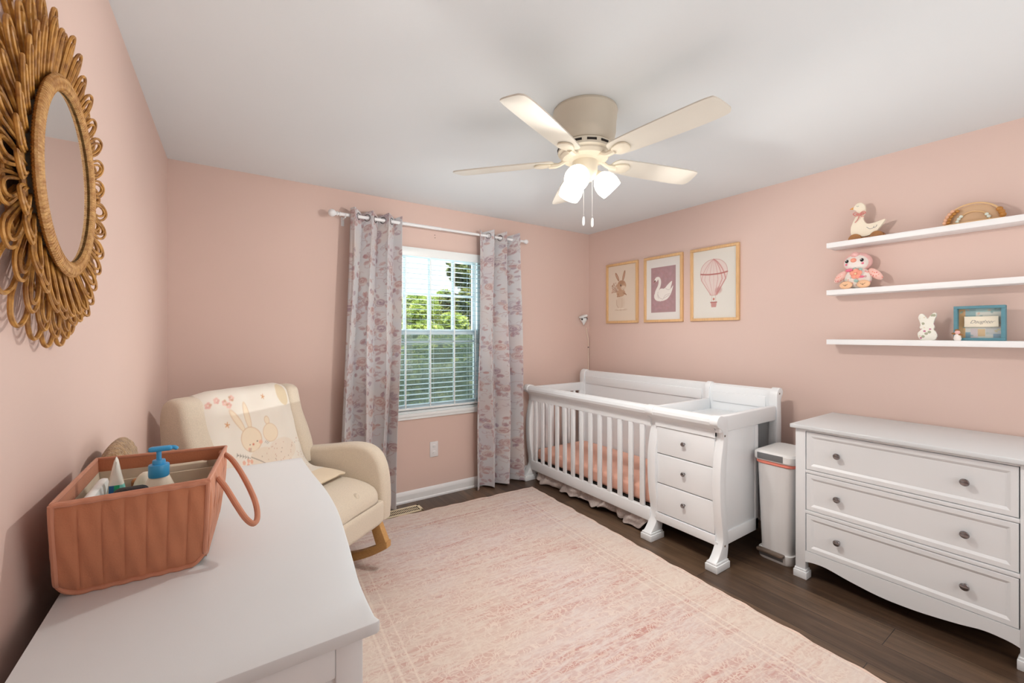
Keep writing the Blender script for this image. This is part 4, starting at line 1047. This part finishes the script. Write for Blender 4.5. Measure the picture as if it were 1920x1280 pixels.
# wipes packet
def packet_mat():
    m, nt, p, out = newmat('wipes_wrapper')
    sp = node(nt, 'ShaderNodeSeparateXYZ'); tc = node(nt, 'ShaderNodeTexCoord'); nt.links.new(tc.outputs['Generated'], sp.inputs[0])
    r = node(nt, 'ShaderNodeValToRGB'); r.color_ramp.interpolation = 'CONSTANT'; e = r.color_ramp.elements
    e[0].color = rgb(226, 222, 200); e[0].position = 0; e[1].color = rgb(30, 96, 150); e[1].position = .22
    for ps, c_ in ((.42, rgb(40, 170, 120)), (.62, rgb(126, 214, 206)), (.86, rgb(232, 236, 232))): k = e.new(ps); k.color = c_
    nt.links.new(sp.outputs['X'], r.inputs[0])
    gt = node(nt, 'ShaderNodeMath', operation='LESS_THAN'); gt.inputs[1].default_value = .62; nt.links.new(sp.outputs['Z'], gt.inputs[0])
    mx = node(nt, 'ShaderNodeMix', data_type='RGBA'); mx.inputs[6].default_value = rgb(232, 232, 222); nt.links.new(gt.outputs[0], mx.inputs[0]); nt.links.new(r.outputs[0], mx.inputs[7])
    nt.links.new(mx.outputs[2], p.inputs['Base Color']); p.inputs['Roughness'].default_value = .25; return m
b = B(); b.prism(smoothpath([(-.218, .93), (-.213, 1.00), (-.206, 1.05), (-.196, 1.092), (-.187, 1.05), (-.178, 1.00), (-.172, .93)], 3), 'y', 1.285, 1.305, .006, 3)
o = b.build('wipes_packet', packet_mat()); tag(o, 'pointed white and teal plastic packet standing in the caddy behind the brush', 'packet')
# hairbrush
hb = thing('hairbrush', 'black bristled baby brush with pink handle lying in the caddy', 'brush', (-.165, 1.2, 1.0))
b = B(); b.rbox((-.160, 1.205, 1.026), (.030, .020, .017), .014, 8); b.build('bristles', M['black'], hb)
b = B(); b.rbox((-.205, 1.195, 1.026), (.030, .012, .008), .006, 6); b.build('handle', M['pinkp'], hb)
b = B()
b.rbox((-.226, 1.27, .955), (.011, .085, .082), .012, 8); tag(b.build('folded_nappy', M['diaper']), 'white folded nappies tucked along the wall side of the caddy', 'nappies')
b = B(); b.rbox((-.085, 1.43, .95), (.055, .012, .075), .010, 6); tag(b.build('wipes_pouch', M['baglin']), 'cream pouch standing at the back of the caddy', 'pouch')
b = B(); b.sphere((-.150, 1.335, .985), (.026, .022, .055), u=20, v=14); tag(b.build('cream_bottle', M['bottle']), 'rounded cream bottle just behind the blue pump bottle', 'bottle')
b = B(); b.lathe([(.016, .95), (.016, 1.012), (.013, 1.016), (.002, 1.016)], (-.165, 1.37, 0), 16); tag(b.build('small_jar', M['brownw']), 'small dark brown jar at the back of the caddy', 'jar')
# tan plush leaning behind the caddy
b = B()
def shag(q):
    n_ = math.sin(q[1] * 160) * math.sin(q[2] * 150) * .0022; return (q[0] + n_ * .6, q[1] + n_, q[2] + n_)
b.rbox((-.246, 1.655, .957), (.040, .160, .104), (.038, .145, .098), 22, fn=shag)
o = b.build('plush_cushion', M['plush']); tag(o, 'tan shaggy plush cushion leaning on the left wall behind the caddy', 'cushion')

# ================================================================ rattan mirror
mc = Vector((-.267, 1.275, 1.694))
mi = thing('rattan_mirror', 'round wall mirror in a golden rattan flower-petal frame on the left wall', 'mirror', (wallx(1.27), 1.268, 1.3))
def ringpts(R_, x, n=64): return [(x, mc.y + R_ * math.cos(a), mc.z + R_ * math.sin(a)) for a in np.linspace(0, 2 * PI, n + 1)[:-1]]
b = B(); b.tube(ringpts(.188, -.267, 96), .0155, 12, closed=True)
for k in range(190):
    a = 2 * PI * k / 190; c_ = Vector((-.267, mc.y + .188 * math.cos(a), mc.z + .188 * math.sin(a))); rd = Vector((0, math.cos(a), math.sin(a)))
    b.tube([tuple(c_ + (rd * math.cos(t_) + Vector((1, 0, 0)) * math.sin(t_)) * .0161) for t_ in np.linspace(0, 2 * PI, 9)[:-1]], .0012, 4, closed=True)
for v in b.bm.verts: v.co.x = -.267 + (v.co.x + .267) * .48
b.build('wrapped_ring', M['rattan_d'], mi)
b = B(); b.lathe([(.176, 0), (.176, .004), (.001, .0042)], n=64, T=Matrix.Translation((-.2735, mc.y, mc.z)) @ Matrix.Rotation(PI / 2, 4, 'Y')); b.build('mirror_glass', M['mirror'], mi)
b = B(); b.lathe([(.186, 0), (.186, .016), (.1745, .016), (.1745, 0)], n=64, T=Matrix.Translation((-.288, mc.y, mc.z)) @ Matrix.Rotation(PI / 2, 4, 'Y'), cap=False); b.build('inner_rim', mat('grey_rim', rgb(120, 122, 116), .4), mi)
def loops(name, n, R_, wdt, x_in, x_out, r, nest, ph=0, r0=.183, seed=0, gap=.30):
    b = B(); Rn = random.Random(seed)
    for k in range(n):
        a0 = 2 * PI * (k + ph) / n + Rn.uniform(-.012, .012); R1 = R_ + Rn.uniform(-.008, .008)
        for j in range(nest):
            w_ = wdt * (1 - gap * j); RR = R1 - .016 * j; pts = []
            hw = w_ * R_                                        # half width of the hairpin, metres
            path2 = [(r0, hw * .45), (r0 + (RR - r0) * .35, hw * .80), (r0 + (RR - r0) * .72, hw)]
            for t_ in np.linspace(0, PI, 9)[1:-1]: path2.append((r0 + (RR - r0) * (.72 + .28 * math.sin(t_)), hw * math.cos(t_)))
            path2 += [(r0 + (RR - r0) * .72, -hw), (r0 + (RR - r0) * .35, -hw * .80), (r0, -hw * .45)]
            for rr, sd in smoothpath(path2, 3):
                q = (rr - r0) / (R_ - r0); xx = x_in + (x_out - x_in) * max(0, q) ** 1.7 + .003 * math.sin(PI * min(1, q)) + .0025 * j + .002 * (sd / hw)
                pts.append((xx, mc.y + rr * math.cos(a0) - sd * math.sin(a0), mc.z + rr * math.sin(a0) + sd * math.cos(a0)))
            b.tube(pts, r, 6)
    return b.build(name, M['rattan'], mi)
loops('front_petals', 32, .300, .070, -.284, -.262, .0031, 2, 0, seed=1, gap=.42)
loops('middle_petals', 28, .328, .076, -.292, -.280, .0033, 2, .5, seed=2, gap=.45)
loops('back_petals', 26, .356, .088, -.299, -.294, .0038, 1, .2, seed=3)
b = B(); b.tube(ringpts(.262, -.290, 80), .003, 6, closed=True); b.tube(ringpts(.200, -.284, 80), .005, 6, closed=True); b.build('support_hoop', M['rattan'], mi)

# ================================================================ rocking chair
CH = thing('rocking_chair', 'cream boucle wingback rocking chair with oak rockers in the corner', 'rocking chair', (.310, 2.514, .0), math.atan2(-.62, .78) * -1 if False else math.atan2(.62, .78) )
# local axes: +x = chair's own left-to-right as seen from its front-left (a), -y = forward; so forward f -> y = -f
def soft(name, m_, fnb, sub=1):
    b = B(); fnb(b); o = b.build(name, m_, CH, local=True)
    if sub: md = o.modifiers.new('sub', 'SUBSURF'); md.levels = sub; md.render_levels = sub
    return o
def side_prism(b, pts, a0, a1, bev, splay=0):
    """outline given as (forward, z)"""
    tmp = B(); tmp.prism([(-f_, z) for f_, z in pts], 'x', a0, a1, bev, 4)
    if splay:
        for v in tmp.bm.verts: v.co.x += splay * max(0, -v.co.y + .2)
    b.join(tmp.bm)
arm = smoothpath([(-.34, .30), (-.35, .50), (-.33, .655), (-.20, .675), (-.05, .695), (.09, .715), (.19, .712), (.262, .682), (.305, .625), (.328, .55), (.338, .45), (.338, .36), (.332, .285)], 4)
wing = smoothpath([(-.155, .60), (-.165, .70), (-.200, .80), (-.245, .90), (-.268, .98), (-.285, 1.035), (-.325, 1.058), (-.385, 1.055), (-.425, 1.02), (-.44, .94), (-.43, .80), (-.40, .60)], 4)
for sg in (-1, 1):
    a0, a1 = (.295, .395) if sg > 0 else (-.385, -.295)
    soft('armrest', M['boucle'], lambda b: side_prism(b, arm, a0, a1, .030, splay=.045 * sg), 0)
    w0, w1 = (.245, .345) if sg > 0 else (-.375, -.250)
    soft('backrest_wing', M['boucle'], lambda b: side_prism(b, wing, w0, w1, .034), 0)
Tb = Matrix.Translation((0, .325, .70)) @ Matrix.Rotation(math.radians(-11), 4, 'X')
soft('backrest', M['boucle'], lambda b: b.rbox((0, 0, 0), (.285, .055, .345), .05, 10, Tb), 0)
def seatfn(q):
    x, y, z = q
    f_ = -y
    dome = .035 * (1 - (x / .33) ** 2) * (1 - max(0, min(1, (f_ + .1) / .5)) ** 2)
    dip = -.025 * math.exp(-((x + .02) ** 2 + (f_ - .28) ** 2) / .012) if z > .40 else 0
    return (x, y, z + (dome + dip if z > .42 else 0) - (max(0, f_ - .12) ** 2 * .9 if z > .42 else 0))
soft('seat_cushion', M['boucle'], lambda b: b.rbox((0, .0, .44), (.315, .335, .09), .06, 16, fn=seatfn), 0)
soft('seat_frame', M['boucle'], lambda b: b.rbox((0, .0, .345), (.335, .345, .072), .03, 10), 0)
soft('pull_tab', M['boucle'], lambda b: b.rbox((0.13, -.345, .425), (.018, .035, .040), .016, 6, Matrix.Rotation(math.radians(-8), 4, 'X')), 0)
# rockers
def rocker(a):
    b = B()
    def zc(f_): return .010 + (f_ + .06) ** 2 * .72
    fs = np.linspace(-.42, .385, 22)
    low = [(f_, zc(f_)) for f_ in fs]; up_ = [(f_, zc(f_) + .048 - (.012 if k in (0, 21) else 0)) for k, f_ in enumerate(fs)]
    tmp = B(); tmp.prism([(-f_, z) for f_, z in low + up_[::-1]], 'x', a - .022, a + .022, .004); b.join(tmp.bm)
    run = b.build('rocker_runner', M['rocker'], CH, local=True)
    for f0, f1, g0, g1 in ((.262, .325, .318, .380), (-.27, -.21, -.33, -.28)):
        b = B(); tmp = B(); tmp.prism([(-f0, .30), (-f1, .30), (-g1, zc(g1) + .030), (-g0, zc(g0) + .030)], 'x', a - .020, a + .020, .004); b.join(tmp.bm); b.build('leg', M['rocker'], CH, local=True)
rocker(.305); rocker(-.305)
b = B(); b.box(-.30, .30, .20, .23, .255, .285, .004); b.box(-.30, .30, -.24, -.21, .262, .287, .004); b.build('stretcher', M['rocker'], CH, local=True)

# printed baby blanket hung over the backrest
BW, BH = .56, .80
cv = Canvas(BW, BH, 300, (230, 224, 213)); R = random.Random(12)
for _ in range(60): cv.ell(R.uniform(0, BW), R.uniform(.15, BH), .06, .06, R.choice([(236, 230, 220), (226, 217, 205), (232, 226, 216)]), .3, 0, .05)
OL = (214, 184, 152); FUR = (234, 218, 194)
def bl_ear(x, y, a, L, w_): cv.ell(x + math.cos(a) * L / 2, y + math.sin(a) * L / 2, L / 2 + .004, w_ + .004, OL, .9, a); cv.ell(x + math.cos(a) * L / 2, y + math.sin(a) * L / 2, L / 2, w_, FUR, 1, a)
bl_ear(.185, .470, 2.03, .125, .013); bl_ear(.223, .480, 1.66, .125, .015); bl_ear(.330, .485, 1.3, .035, .016)
cv.ell(.340, .44, .052, .046, OL, .9); cv.ell(.340, .44, .049, .043, FUR)
cv.ell(.213, .43, .064, .060, OL, .9); cv.ell(.213, .43, .060, .056, FUR)
cv.ell(.262, .33, .085, .050, (226, 212, 194), .9); cv.ell(.40, .34, .10, .06, (228, 214, 198), .8)
for a_, c_, r_ in (((.215, .392), (60, 50, 46), .0028), ((.262, .400), (60, 50, 46), .003), ((.236, .390), (206, 120, 96), .006), ((.280, .392), (236, 180, 156), .011), ((.205, .372), (236, 190, 168), .010)): cv.ell(a_[0] - .015, a_[1] + .015, r_, r_ * .85, c_, .9)
for _ in range(90): cv.ell(R.uniform(.24, .55), R.uniform(.14, .385), .0024, .0024, R.choice([(150, 130, 116), (196, 150, 130)]), .9)
def sprig(x, y, a, L, col):
    cv.line([(x, y), (x + math.cos(a) * L, y + math.sin(a) * L)], .0007, col, .8)
    for k in range(1, 6):
        q = k / 5.5; sx, sy = x + math.cos(a) * L * q, y + math.sin(a) * L * q
        for sg in (-1, 1): cv.line([(sx, sy), (sx + math.cos(a + sg * .8) * .010, sy + math.sin(a + sg * .8) * .010)], .0010, col, .8)
DKI = (92, 84, 76)
sprig(.185, .345, 2.75, .085, DKI); sprig(.16, .315, 4.0, .04, DKI); [cv.line([(.288 + .008 * k, .398 - .004 * k), (.300 + .009 * k, .406 - .005 * k)], .0007, DKI, .8) for k in range(3)]; [cv.line([(.185 + .006 * k, .375), (.190 + .007 * k, .390)], .0007, DKI, .8) for k in range(3)]
for x, y in ((.135, .335), (.158, .318), (.128, .31), (.165, .338), (.185, .33)):
    for k in range(5): cv.ell(x + .006 * math.cos(k * 1.257), y + .006 * math.sin(k * 1.257), .0045, .0045, (228, 164, 140), .8)
cv.line(smoothpath([(.19, .35), (.24, .32), (.28, .285), (.26, .27), (.29, .262), (.31, .29), (.33, .262)], 5), .0012, DKI, .9)
for x, y in ((.03, .625), (.07, .635), (.11, .62), (.15, .635), (.13, .605)):
    for k in range(5): cv.ell(x + .009 * math.cos(k * 1.257), y + .009 * math.sin(k * 1.257), .007, .006, R.choice([(232, 180, 168), (222, 160, 150), (200, 150, 120)]), .7)
for x, y in ((.35, .62), (.10, .52)): [cv.line([(x, y), (x + .012 * math.cos(k * 1.257), y + .012 * math.sin(k * 1.257))], .0025, (206, 150, 104), .9) for k in range(5)]
cv.ell(.50, .62, .045, .06, (216, 196, 160), .8, .3)
cv.poly([(0, 0), (BW, 0), (BW, .13), (0, .13)], (228, 212, 186), 1)
path = smoothpath([(.13, .575), (.06, .585), (-.03, .590), (-.11, .600), (-.165, .650), (-.195, .72), (-.225, .80), (-.255, .90), (-.278, .99), (-.300, 1.045), (-.345, 1.066), (-.40, 1.05), (-.42, 1.00)], 8)
pp = np.array(path); seg = np.r_[0, np.cumsum(np.hypot(*np.diff(pp, axis=0).T))]; seg = seg / seg[-1]
def bfn(U, V):
    t_ = V / BH; f_ = np.interp(t_, seg, pp[:, 0]); z = np.interp(t_, seg, pp[:, 1])
    u = U / BW - .5
    half = .262 - .004 * t_
    x = 2 * u * half - .012 + .004 * np.sin(t_ * 14)
    x = x + .02 * np.clip(.25 - t_, 0, 1) * 4 * .3
    edge = np.clip((np.abs(u) - .38) / .12, 0, 1)
    puff = .028 * (1 - (2 * u) ** 4) + .004 * np.sin(9 * u + 12 * t_) + .003 * np.sin(25 * u - 9 * t_)
    return x, -(f_ + puff * .8), z + puff * .25 - edge * .01
bk = surface('baby_blanket', cv, bfn, M['blanket'], None, thick=.012, local=True)
bk.location = (.310, 2.514, .0); bk.rotation_euler = (0, 0, math.atan2(.62, .78))
tag(bk, 'cream baby blanket printed with two rabbits, draped over the chair back', 'blanket')

# ================================================================ pedal bin
tb = thing('pedal_bin', 'slim white pedal bin with coral liner between crib and dresser', 'trash can', (2.93, 1.235, 0))
def rrect(x0, x1, y0, y1, r, n=6):
    P_ = []
    for cx, cy, a0 in ((x1 - r, y1 - r, 0), (x0 + r, y1 - r, PI / 2), (x0 + r, y0 + r, PI), (x1 - r, y0 + r, 1.5 * PI)):
        for k in range(n + 1): a = a0 + PI / 2 * k / n; P_.append((cx + r * math.cos(a), cy + r * math.sin(a)))
    return P_
def loft(b, secs):
    rings = [[b.bm.verts.new((x, y, z)) for x, y in P_] for P_, z in secs]
    for A, Bq in zip(rings, rings[1:]):
        for k in range(len(A)): b.bm.faces.new([A[k], A[(k + 1) % len(A)], Bq[(k + 1) % len(A)], Bq[k]])
    b.bm.faces.new(rings[0][::-1]); b.bm.faces.new(rings[-1])
b = B(); loft(b, [(rrect(2.752, 3.03, 1.142, 1.312, .035), .055), (rrect(2.742, 3.05, 1.124, 1.332, .04), .575)]); b.build('bin_body', M['bin'], tb)
b = B(); loft(b, [(rrect(2.742, 3.035, 1.135, 1.322, .04), .0), (rrect(2.738, 3.04, 1.131, 1.325, .04), .012), (rrect(2.738, 3.04, 1.131, 1.325, .04), .056)]); b.build('bin_base', M['lidp'], tb)
b = B(); loft(b, [(rrect(2.737, 3.055, 1.121, 1.336, .04), .578), (rrect(2.735, 3.057, 1.119, 1.338, .04), .583), (rrect(2.740, 3.052, 1.122, 1.335, .04), .600)]); b.build('bin_liner', M['liner'], tb)
b = B(); loft(b, [(rrect(2.733, 3.065, 1.117, 1.342, .042), .597), (rrect(2.725, 3.07, 1.114, 1.346, .045), .606), (rrect(2.725, 3.07, 1.114, 1.346, .045), .640), (rrect(2.735, 3.06, 1.122, 1.338, .04), .650), (rrect(2.75, 3.04, 1.14, 1.32, .03), .653)])
ldd = b.build('bin_lid', M['lidp'], tb); B().box(2.7235, 2.728, 1.170, 1.315, .606, .643, .001).build('grey_strip', M['steel'], ldd)
b = B(); b.prism(rrect(2.710, 2.75, 1.165, 1.318, .012), 'z', .045, .060, .004); b.build('pedal', M['pedal'], tb)
B().box(2.7375, 2.739, 1.175, 1.31, .016, .042).build('pedal_recess', M['steel'], tb)

# ================================================================ nursery camera on the wall
nc = thing('baby_monitor', 'small white baby monitor camera mounted on the wall near the corner', 'monitor camera', (3.17, YF, 1.47))
cx, cy, cz = 3.165, YF - .045, 1.52
b = B(); b.sphere((cx, cy, cz - .002), (.034, .030, .034), u=24, v=16); b.lathe([(.002, -.062), (.010, -.045), (.022, -.03)], (cx, cy, cz), 16, cap=False); b.build('camera_body', M['vinyl'], nc)
T = Matrix.Translation((cx - .010, cy - .004, cz + .030)) @ Matrix.Rotation(math.radians(-18), 4, 'Y')
B().rbox((0, 0, 0), (.040, .030, .012), .010, 6, T).build('camera_head', M['vinyl'], nc)
b = B(); b.sphere((cx - .036, cy - .012, cz - .001), (.008, .012, .010), u=12, v=8); b.sphere((cx + .037, cy - .006, cz + .006), (.006, .010, .014), u=12, v=8); b.box(cx - .030, cx + .006, cy - .034, cy - .028, cz + .014, cz + .019, T=None); b.build('lens', M['blackp'], nc)
b = B(); b.tube([(cx, cy, cz), (cx, YF - .001, cz - .002)], .010, 10); b.build('wall_mount', M['vinyl'], nc)
o = B().tube(smoothpath([(3.235, YF - .006, 1.435), (3.243, YF - .006, 1.39), (3.262, YF - .006, 1.33), (3.268, YF - .007, 1.27), (3.268, YF - .007, 1.0), (3.268, YF - .007, .10)], 6), .0055, 8).build('power_cable', M['cable'])
tag(o, 'pale cable cover running down the corner from the baby monitor', 'cable')
b = B(); b.tube([(3.268, YF - .007, 1.218), (3.268, YF - .007, 1.226)], .0075, 10); b.build('cable_clip', M['dark'], o)

# ================================================================ ceiling fan
fc = Vector((1.45, 1.50, H))
fan = thing('ceiling_fan', 'cream five-blade ceiling fan with three lit glass shades', 'ceiling fan', (fc.x, fc.y, 1.9))
B().lathe([(.152, H - .0005), (.155, H - .012), (.151, H - .02), (.151, H - .045), (.148, H - .05), (.146, H - .11), (.138, H - .15), (.126, H - .168), (.110, H - .172)], (fc.x, fc.y, 0), 48).build('motor_housing', mat('taupe_enamel', rgb(206, 198, 182), .45, var=.03), fan)
z_ = H - .168
hs = B().lathe([(.112, z_ + .004), (.130, z_ - .004), (.130, z_ - .034), (.118, z_ - .040), (.118, z_ - .048), (.108, z_ - .062), (.085, z_ - .068)], (fc.x, fc.y, 0), 48).build('vented_ring', M['cream_metal'], fan)
b = B()
for k in range(12):
    a = 2 * PI * k / 12; T = Matrix.Translation((fc.x, fc.y, z_ - .018)) @ Matrix.Rotation(a, 4, 'Z'); b.box(.127, .1312, -.022, .022, -.005, .005, T=T)
b.build('vent_slots', M['dark'], hs, smooth=False)
B().lathe([(.085, z_ - .066), (.060, z_ - .075), (.060, z_ - .125), (.057, z_ - .135), (.050, z_ - .15), (.034, z_ - .165), (.018, z_ - .172), (.006, z_ - .176)], (fc.x, fc.y, 0), 32).build('switch_housing', M['cream_metal'], fan)
ZB = 2.205
def blade_outline():
    pts = [(.165, -.047), (.20, -.056), (.35, -.064), (.56, -.068), (.628, -.066), (.652, -.052), (.668, .020), (.664, .044), (.645, .058), (.56, .065), (.35, .064), (.20, .056), (.165, .047), (.150, .02), (.150, -.02)]
    return smoothpath(pts, 4, True)
for k in range(5):
    a = math.radians(59.3 + 72 * k)
    T = Matrix.Translation((fc.x, fc.y, ZB)) @ Matrix.Rotation(a, 4, 'Z') @ Matrix.Rotation(math.radians(-11), 4, 'X')
    bl_ = B().prism(blade_outline(), 'z', -.0035, .0035, .0015, T=T).build('fan_blade', M['blade'], fan)
    b = B(); T2 = T
    b.prism(smoothpath([(.165, -.016), (.19, -.030), (.222, -.036), (.245, -.022), (.250, 0), (.245, .022), (.222, .036), (.19, .030), (.165, .016)], 4, True), 'z', -.014, -.0035, .004, T=T2)
    b.tube(smoothpath([(.060, 0, .010), (.095, 0, .006), (.130, 0, -.010), (.175, 0, -.010)], 4), [.012] * 6 + [.011] * 3 + [.014] * 4, 8, T=Matrix.Translation((fc.x, fc.y, ZB)) @ Matrix.Rotation(a, 4, 'Z'))
    b.build('blade_iron', M['cream_metal'], bl_)
for k, deg in enumerate((-34, 86, 206)):
    a = math.radians(deg)
    T = Matrix.Translation((fc.x + .052 * math.cos(a), fc.y + .052 * math.sin(a), z_ - .125)) @ Matrix.Rotation(a, 4, 'Z') @ Matrix.Rotation(math.radians(180 - 42), 4, 'Y')
    B().lathe([(.010, -.02), (.016, 0), (.022, .012), (.022, .03)], n=18, T=T).build('lamp_holder', M['cream_metal'], fan)
    sh = B().lathe([(.022, .018), (.032, .024), (.046, .040), (.055, .060), (.058, .085), (.055, .105), (.052, .118), (.050, .118), (.053, .104), (.055, .085)], n=28, T=T, cap=False).build('lamp_shade', M['opal'], fan)
    B().sphere((0, 0, .068), (.022, .022, .028), T).build('light_bulb', M['opal'], sh)
    Ld = bpy.data.lights.new('fan_bulb_light', 'SPOT'); Ld.spot_size = math.radians(168); Ld.spot_blend = .5; Ld.energy = 30; Ld.color = (1.0, .955, .90); Ld.shadow_soft_size = .035
    Lo = bpy.data.objects.new('fan_bulb_light', Ld); COL.objects.link(Lo); Lo.matrix_world = T @ Matrix.Translation((0, 0, .125)) @ Matrix.Rotation(PI, 4, 'X')
FW = Vector((math.sin(YAW), math.cos(YAW), 0)); RT = Vector((math.cos(YAW), -math.sin(YAW), 0))
for (o1, zend) in ((-.010, 1.905), (.031, 1.898)):
    p_ = fc + RT * o1 - FW * .02
    ch_ = B().tube([(p_.x, p_.y, z_ - .150), (p_.x, p_.y, zend + .03)], .0014, 6).build('pull_chain', M['trim'], fan)
    B().lathe([(.002, .045), (.005, .040), (.0062, .028), (.0066, .012), (.004, .002), (.001, 0)], (p_.x, p_.y, zend - .02), 14).build('chain_pull', M['vinyl'], ch_)

# ================================================================ outside
g_ = B().box(-30, 50, 4.2, 80, -3.1, -3.0).build('lawn', M['grass'], smooth=False); tag(g_, 'green lawn behind the house seen through the window', 'lawn', kind='structure')
def tree(label, x, y, z0, z1, r, m_, n, seed, conic=0.0, lf=.09, group='trees outside the window'):
    R = random.Random(seed); root = thing('garden_tree', label, 'tree', (x, y, z0), group=None)
    cl = []
    H_ = z1 - z0
    for _ in range(64 if m_ is M['pine'] and n > 9000 else 26):
        q = R.random(); zz = z0 + H_ * (.12 + .85 * q); rr = r * (1 - conic * q) * (math.sin(PI * min(1, (.15 + .68 * q))) ** .35 if conic == 0 else 1); a = R.uniform(0, 2 * PI); d = rr * R.random() ** .5
        cl.append((x + d * math.cos(a), y + d * math.sin(a), zz, rr * (R.uniform(.14, .3) if m_ is M['pine'] and n > 9000 else R.uniform(.28, .5))))
    vs, fs = [], []
    for i in range(n):
        c_ = cl[i % len(cl)]; a = R.uniform(0, 2 * PI); u = R.uniform(-1, 1); s_ = math.sqrt(1 - u * u); d = c_[3] * R.uniform(.75, 1.05)
        p_ = Vector((c_[0] + d * s_ * math.cos(a), c_[1] + d * s_ * math.sin(a), min(z1, c_[2] + d * u * .8)))
        t1 = Vector((R.gauss(0, 1), R.gauss(0, 1), R.gauss(0, 1))).normalized(); t2 = t1.orthogonal().normalized(); L = lf * R.uniform(.6, 1.3)
        k = len(vs); vs += [p_ - t1 * L, p_ - t2 * L * .5, p_ + t1 * L, p_ + t2 * L * .5]; fs.append((k, k + 1, k + 2, k + 3))
    me = bpy.data.meshes.new('foliage'); o_ = Vector((x, y, z0)); me.from_pydata([tuple(v - o_) for v in vs], [], fs); me.materials.append(m_)
    o = bpy.data.objects.new('foliage', me); COL.objects.link(o); o.parent = root
    b = B(); b.tube([(x, y, z0), (x + .05, y, z0 + H_ * .4), (x - .03, y, z0 + H_ * .85)], [.12, .09, .03], 8); b.build('tree_trunk', M['bark'], root)
tree('tall pine tree rising at the right side of the window view', 7.85, 14.0, .2, 4.6, 1.45, M['pine'], 26000, 1, conic=.30, lf=.10)
tree('bright lime green bush filling the middle of the window view', 6.6, 17.5, -3, 3.1, 1.7, M['leaf_l'], 18000, 2)
tree('bright green bush beyond the pine tree outside', 9.9, 18.5, -3, 3.5, 1.6, M['leaf_l'], 16000, 3)
tree('lime green bush in front of the neighbouring house', 4.6, 12.6, -3, 1.9, 1.1, M['leaf_l'], 14000, 4)
tree('bright leafy bush standing nearer, under the pine', 6.5, 12.4, -3, 2.05, 1.0, M['leaf_l'], 14000, 6)
tree('bright green bush on the skyline behind the middle muntin', 10.0, 23.5, -3, 3.7, 1.9, M['leaf_l'], 16000, 7)
tree('small pointed conifer on the skyline outside', 14.6, 34.0, -3, 4.9, 1.0, M['pine'], 3000, 5, conic=.8, lf=.14)
for i, (x, y, z1, r, lab) in enumerate(((3.2, 9.0, .75, 1.0, 'dark green shrub low behind the left half of the lower sash'), (4.9, 9.8, .85, 1.0, 'dark green shrub low behind the middle of the lower sash'), (6.5, 9.9, .95, 1.0, 'dark green shrub low behind the right half of the lower sash'), (4.1, 7.1, -.4, .9, 'deep green shrub nearest below the window at its right'), (2.4, 6.8, -.5, .9, 'deep green shrub nearest below the window at its left'))):
    tree(lab, x, y, -3, z1, r, M['leaf_d'], 14000, 20 + i, lf=.06)
hs_ = thing('neighbour_house', 'tan neighbouring house with a grey roof beyond the bushes', 'house', (12, 38, -3))
B().box(8, 15.0, 36, 42, -3, 3.0).build('wall', M['siding'], hs_, smooth=False)
B().prism([(35.4, 2.9), (42.6, 2.9), (39, 4.1)], 'x', 7.6, 15.4).build('roof', M['roofing'], hs_, smooth=False)
B().box(11.4, 12.6, 35.95, 36.0, 1.6, 2.8).build('window', M['steel'], hs_, smooth=False)

# ================================================================ light
W = bpy.data.worlds.new('World'); S.world = W; W.use_nodes = True
wn = W.node_tree; bgn = wn.nodes['Background']
bgn.inputs['Color'].default_value = (.88, .94, 1.0, 1); bgn.inputs['Strength'].default_value = 1.15
sun = bpy.data.lights.new('sun', 'SUN'); sun.energy = 5.5; sun.angle = .02; sun.color = (1, .96, .88)
so = bpy.data.objects.new('sun', sun); COL.objects.link(so); so.rotation_euler = (math.radians(42), 0, math.radians(-25))
def area(name, loc, rot, sx, sy, e, col=(1, 1, 1)):
    a = bpy.data.lights.new(name, 'AREA'); a.shape = 'RECTANGLE'; a.size = sx; a.size_y = sy; a.energy = e; a.color = col
    o = bpy.data.objects.new(name, a); COL.objects.link(o); o.location = loc; o.rotation_euler = rot; return o
# daylight entering by the window; then two added fill lamps with no visible source
area('window_daylight', ((WX0 + WX1) / 2, YF + .30, 1.4), (math.radians(-90), 0, 0), .9, 1.3, 18, (.80, .90, 1))
area('room_fill', (1.9, -.75, 1.45), (math.radians(90), 0, math.radians(-8)), 2.2, 1.6, 17, (.97, 1, .985))  # added soft fill lamp behind the camera, evens out the room
area('ceiling_fill', (1.35, 1.5, .95), (math.radians(180), 0, 0), 2.6, 3.0, 15, (.96, 1, .99))  # added fill lamp facing up from mid-room, brightens the ceiling

# ================================================================ camera
cam = bpy.data.cameras.new('camera'); cam.sensor_width = 36; cam.lens = 798 * 36 / 1920; cam.shift_y = -15 / 1920; cam.clip_start = .02; cam.clip_end = 200
co = bpy.data.objects.new('camera', cam); COL.objects.link(co); co.location = (0, 0, CAMH); co.rotation_euler = (PI / 2, 0, -YAW)
S.camera = co
S.view_settings.view_transform = 'Standard'; S.view_settings.look = 'None'; S.view_settings.exposure = .17; S.view_settings.gamma = 1
S.cycles.max_bounces = 8; S.cycles.diffuse_bounces = 5; S.cycles.transparent_max_bounces = 12
S.cycles.use_denoising = True; S.cycles.caustics_reflective = False; S.cycles.caustics_refractive = False
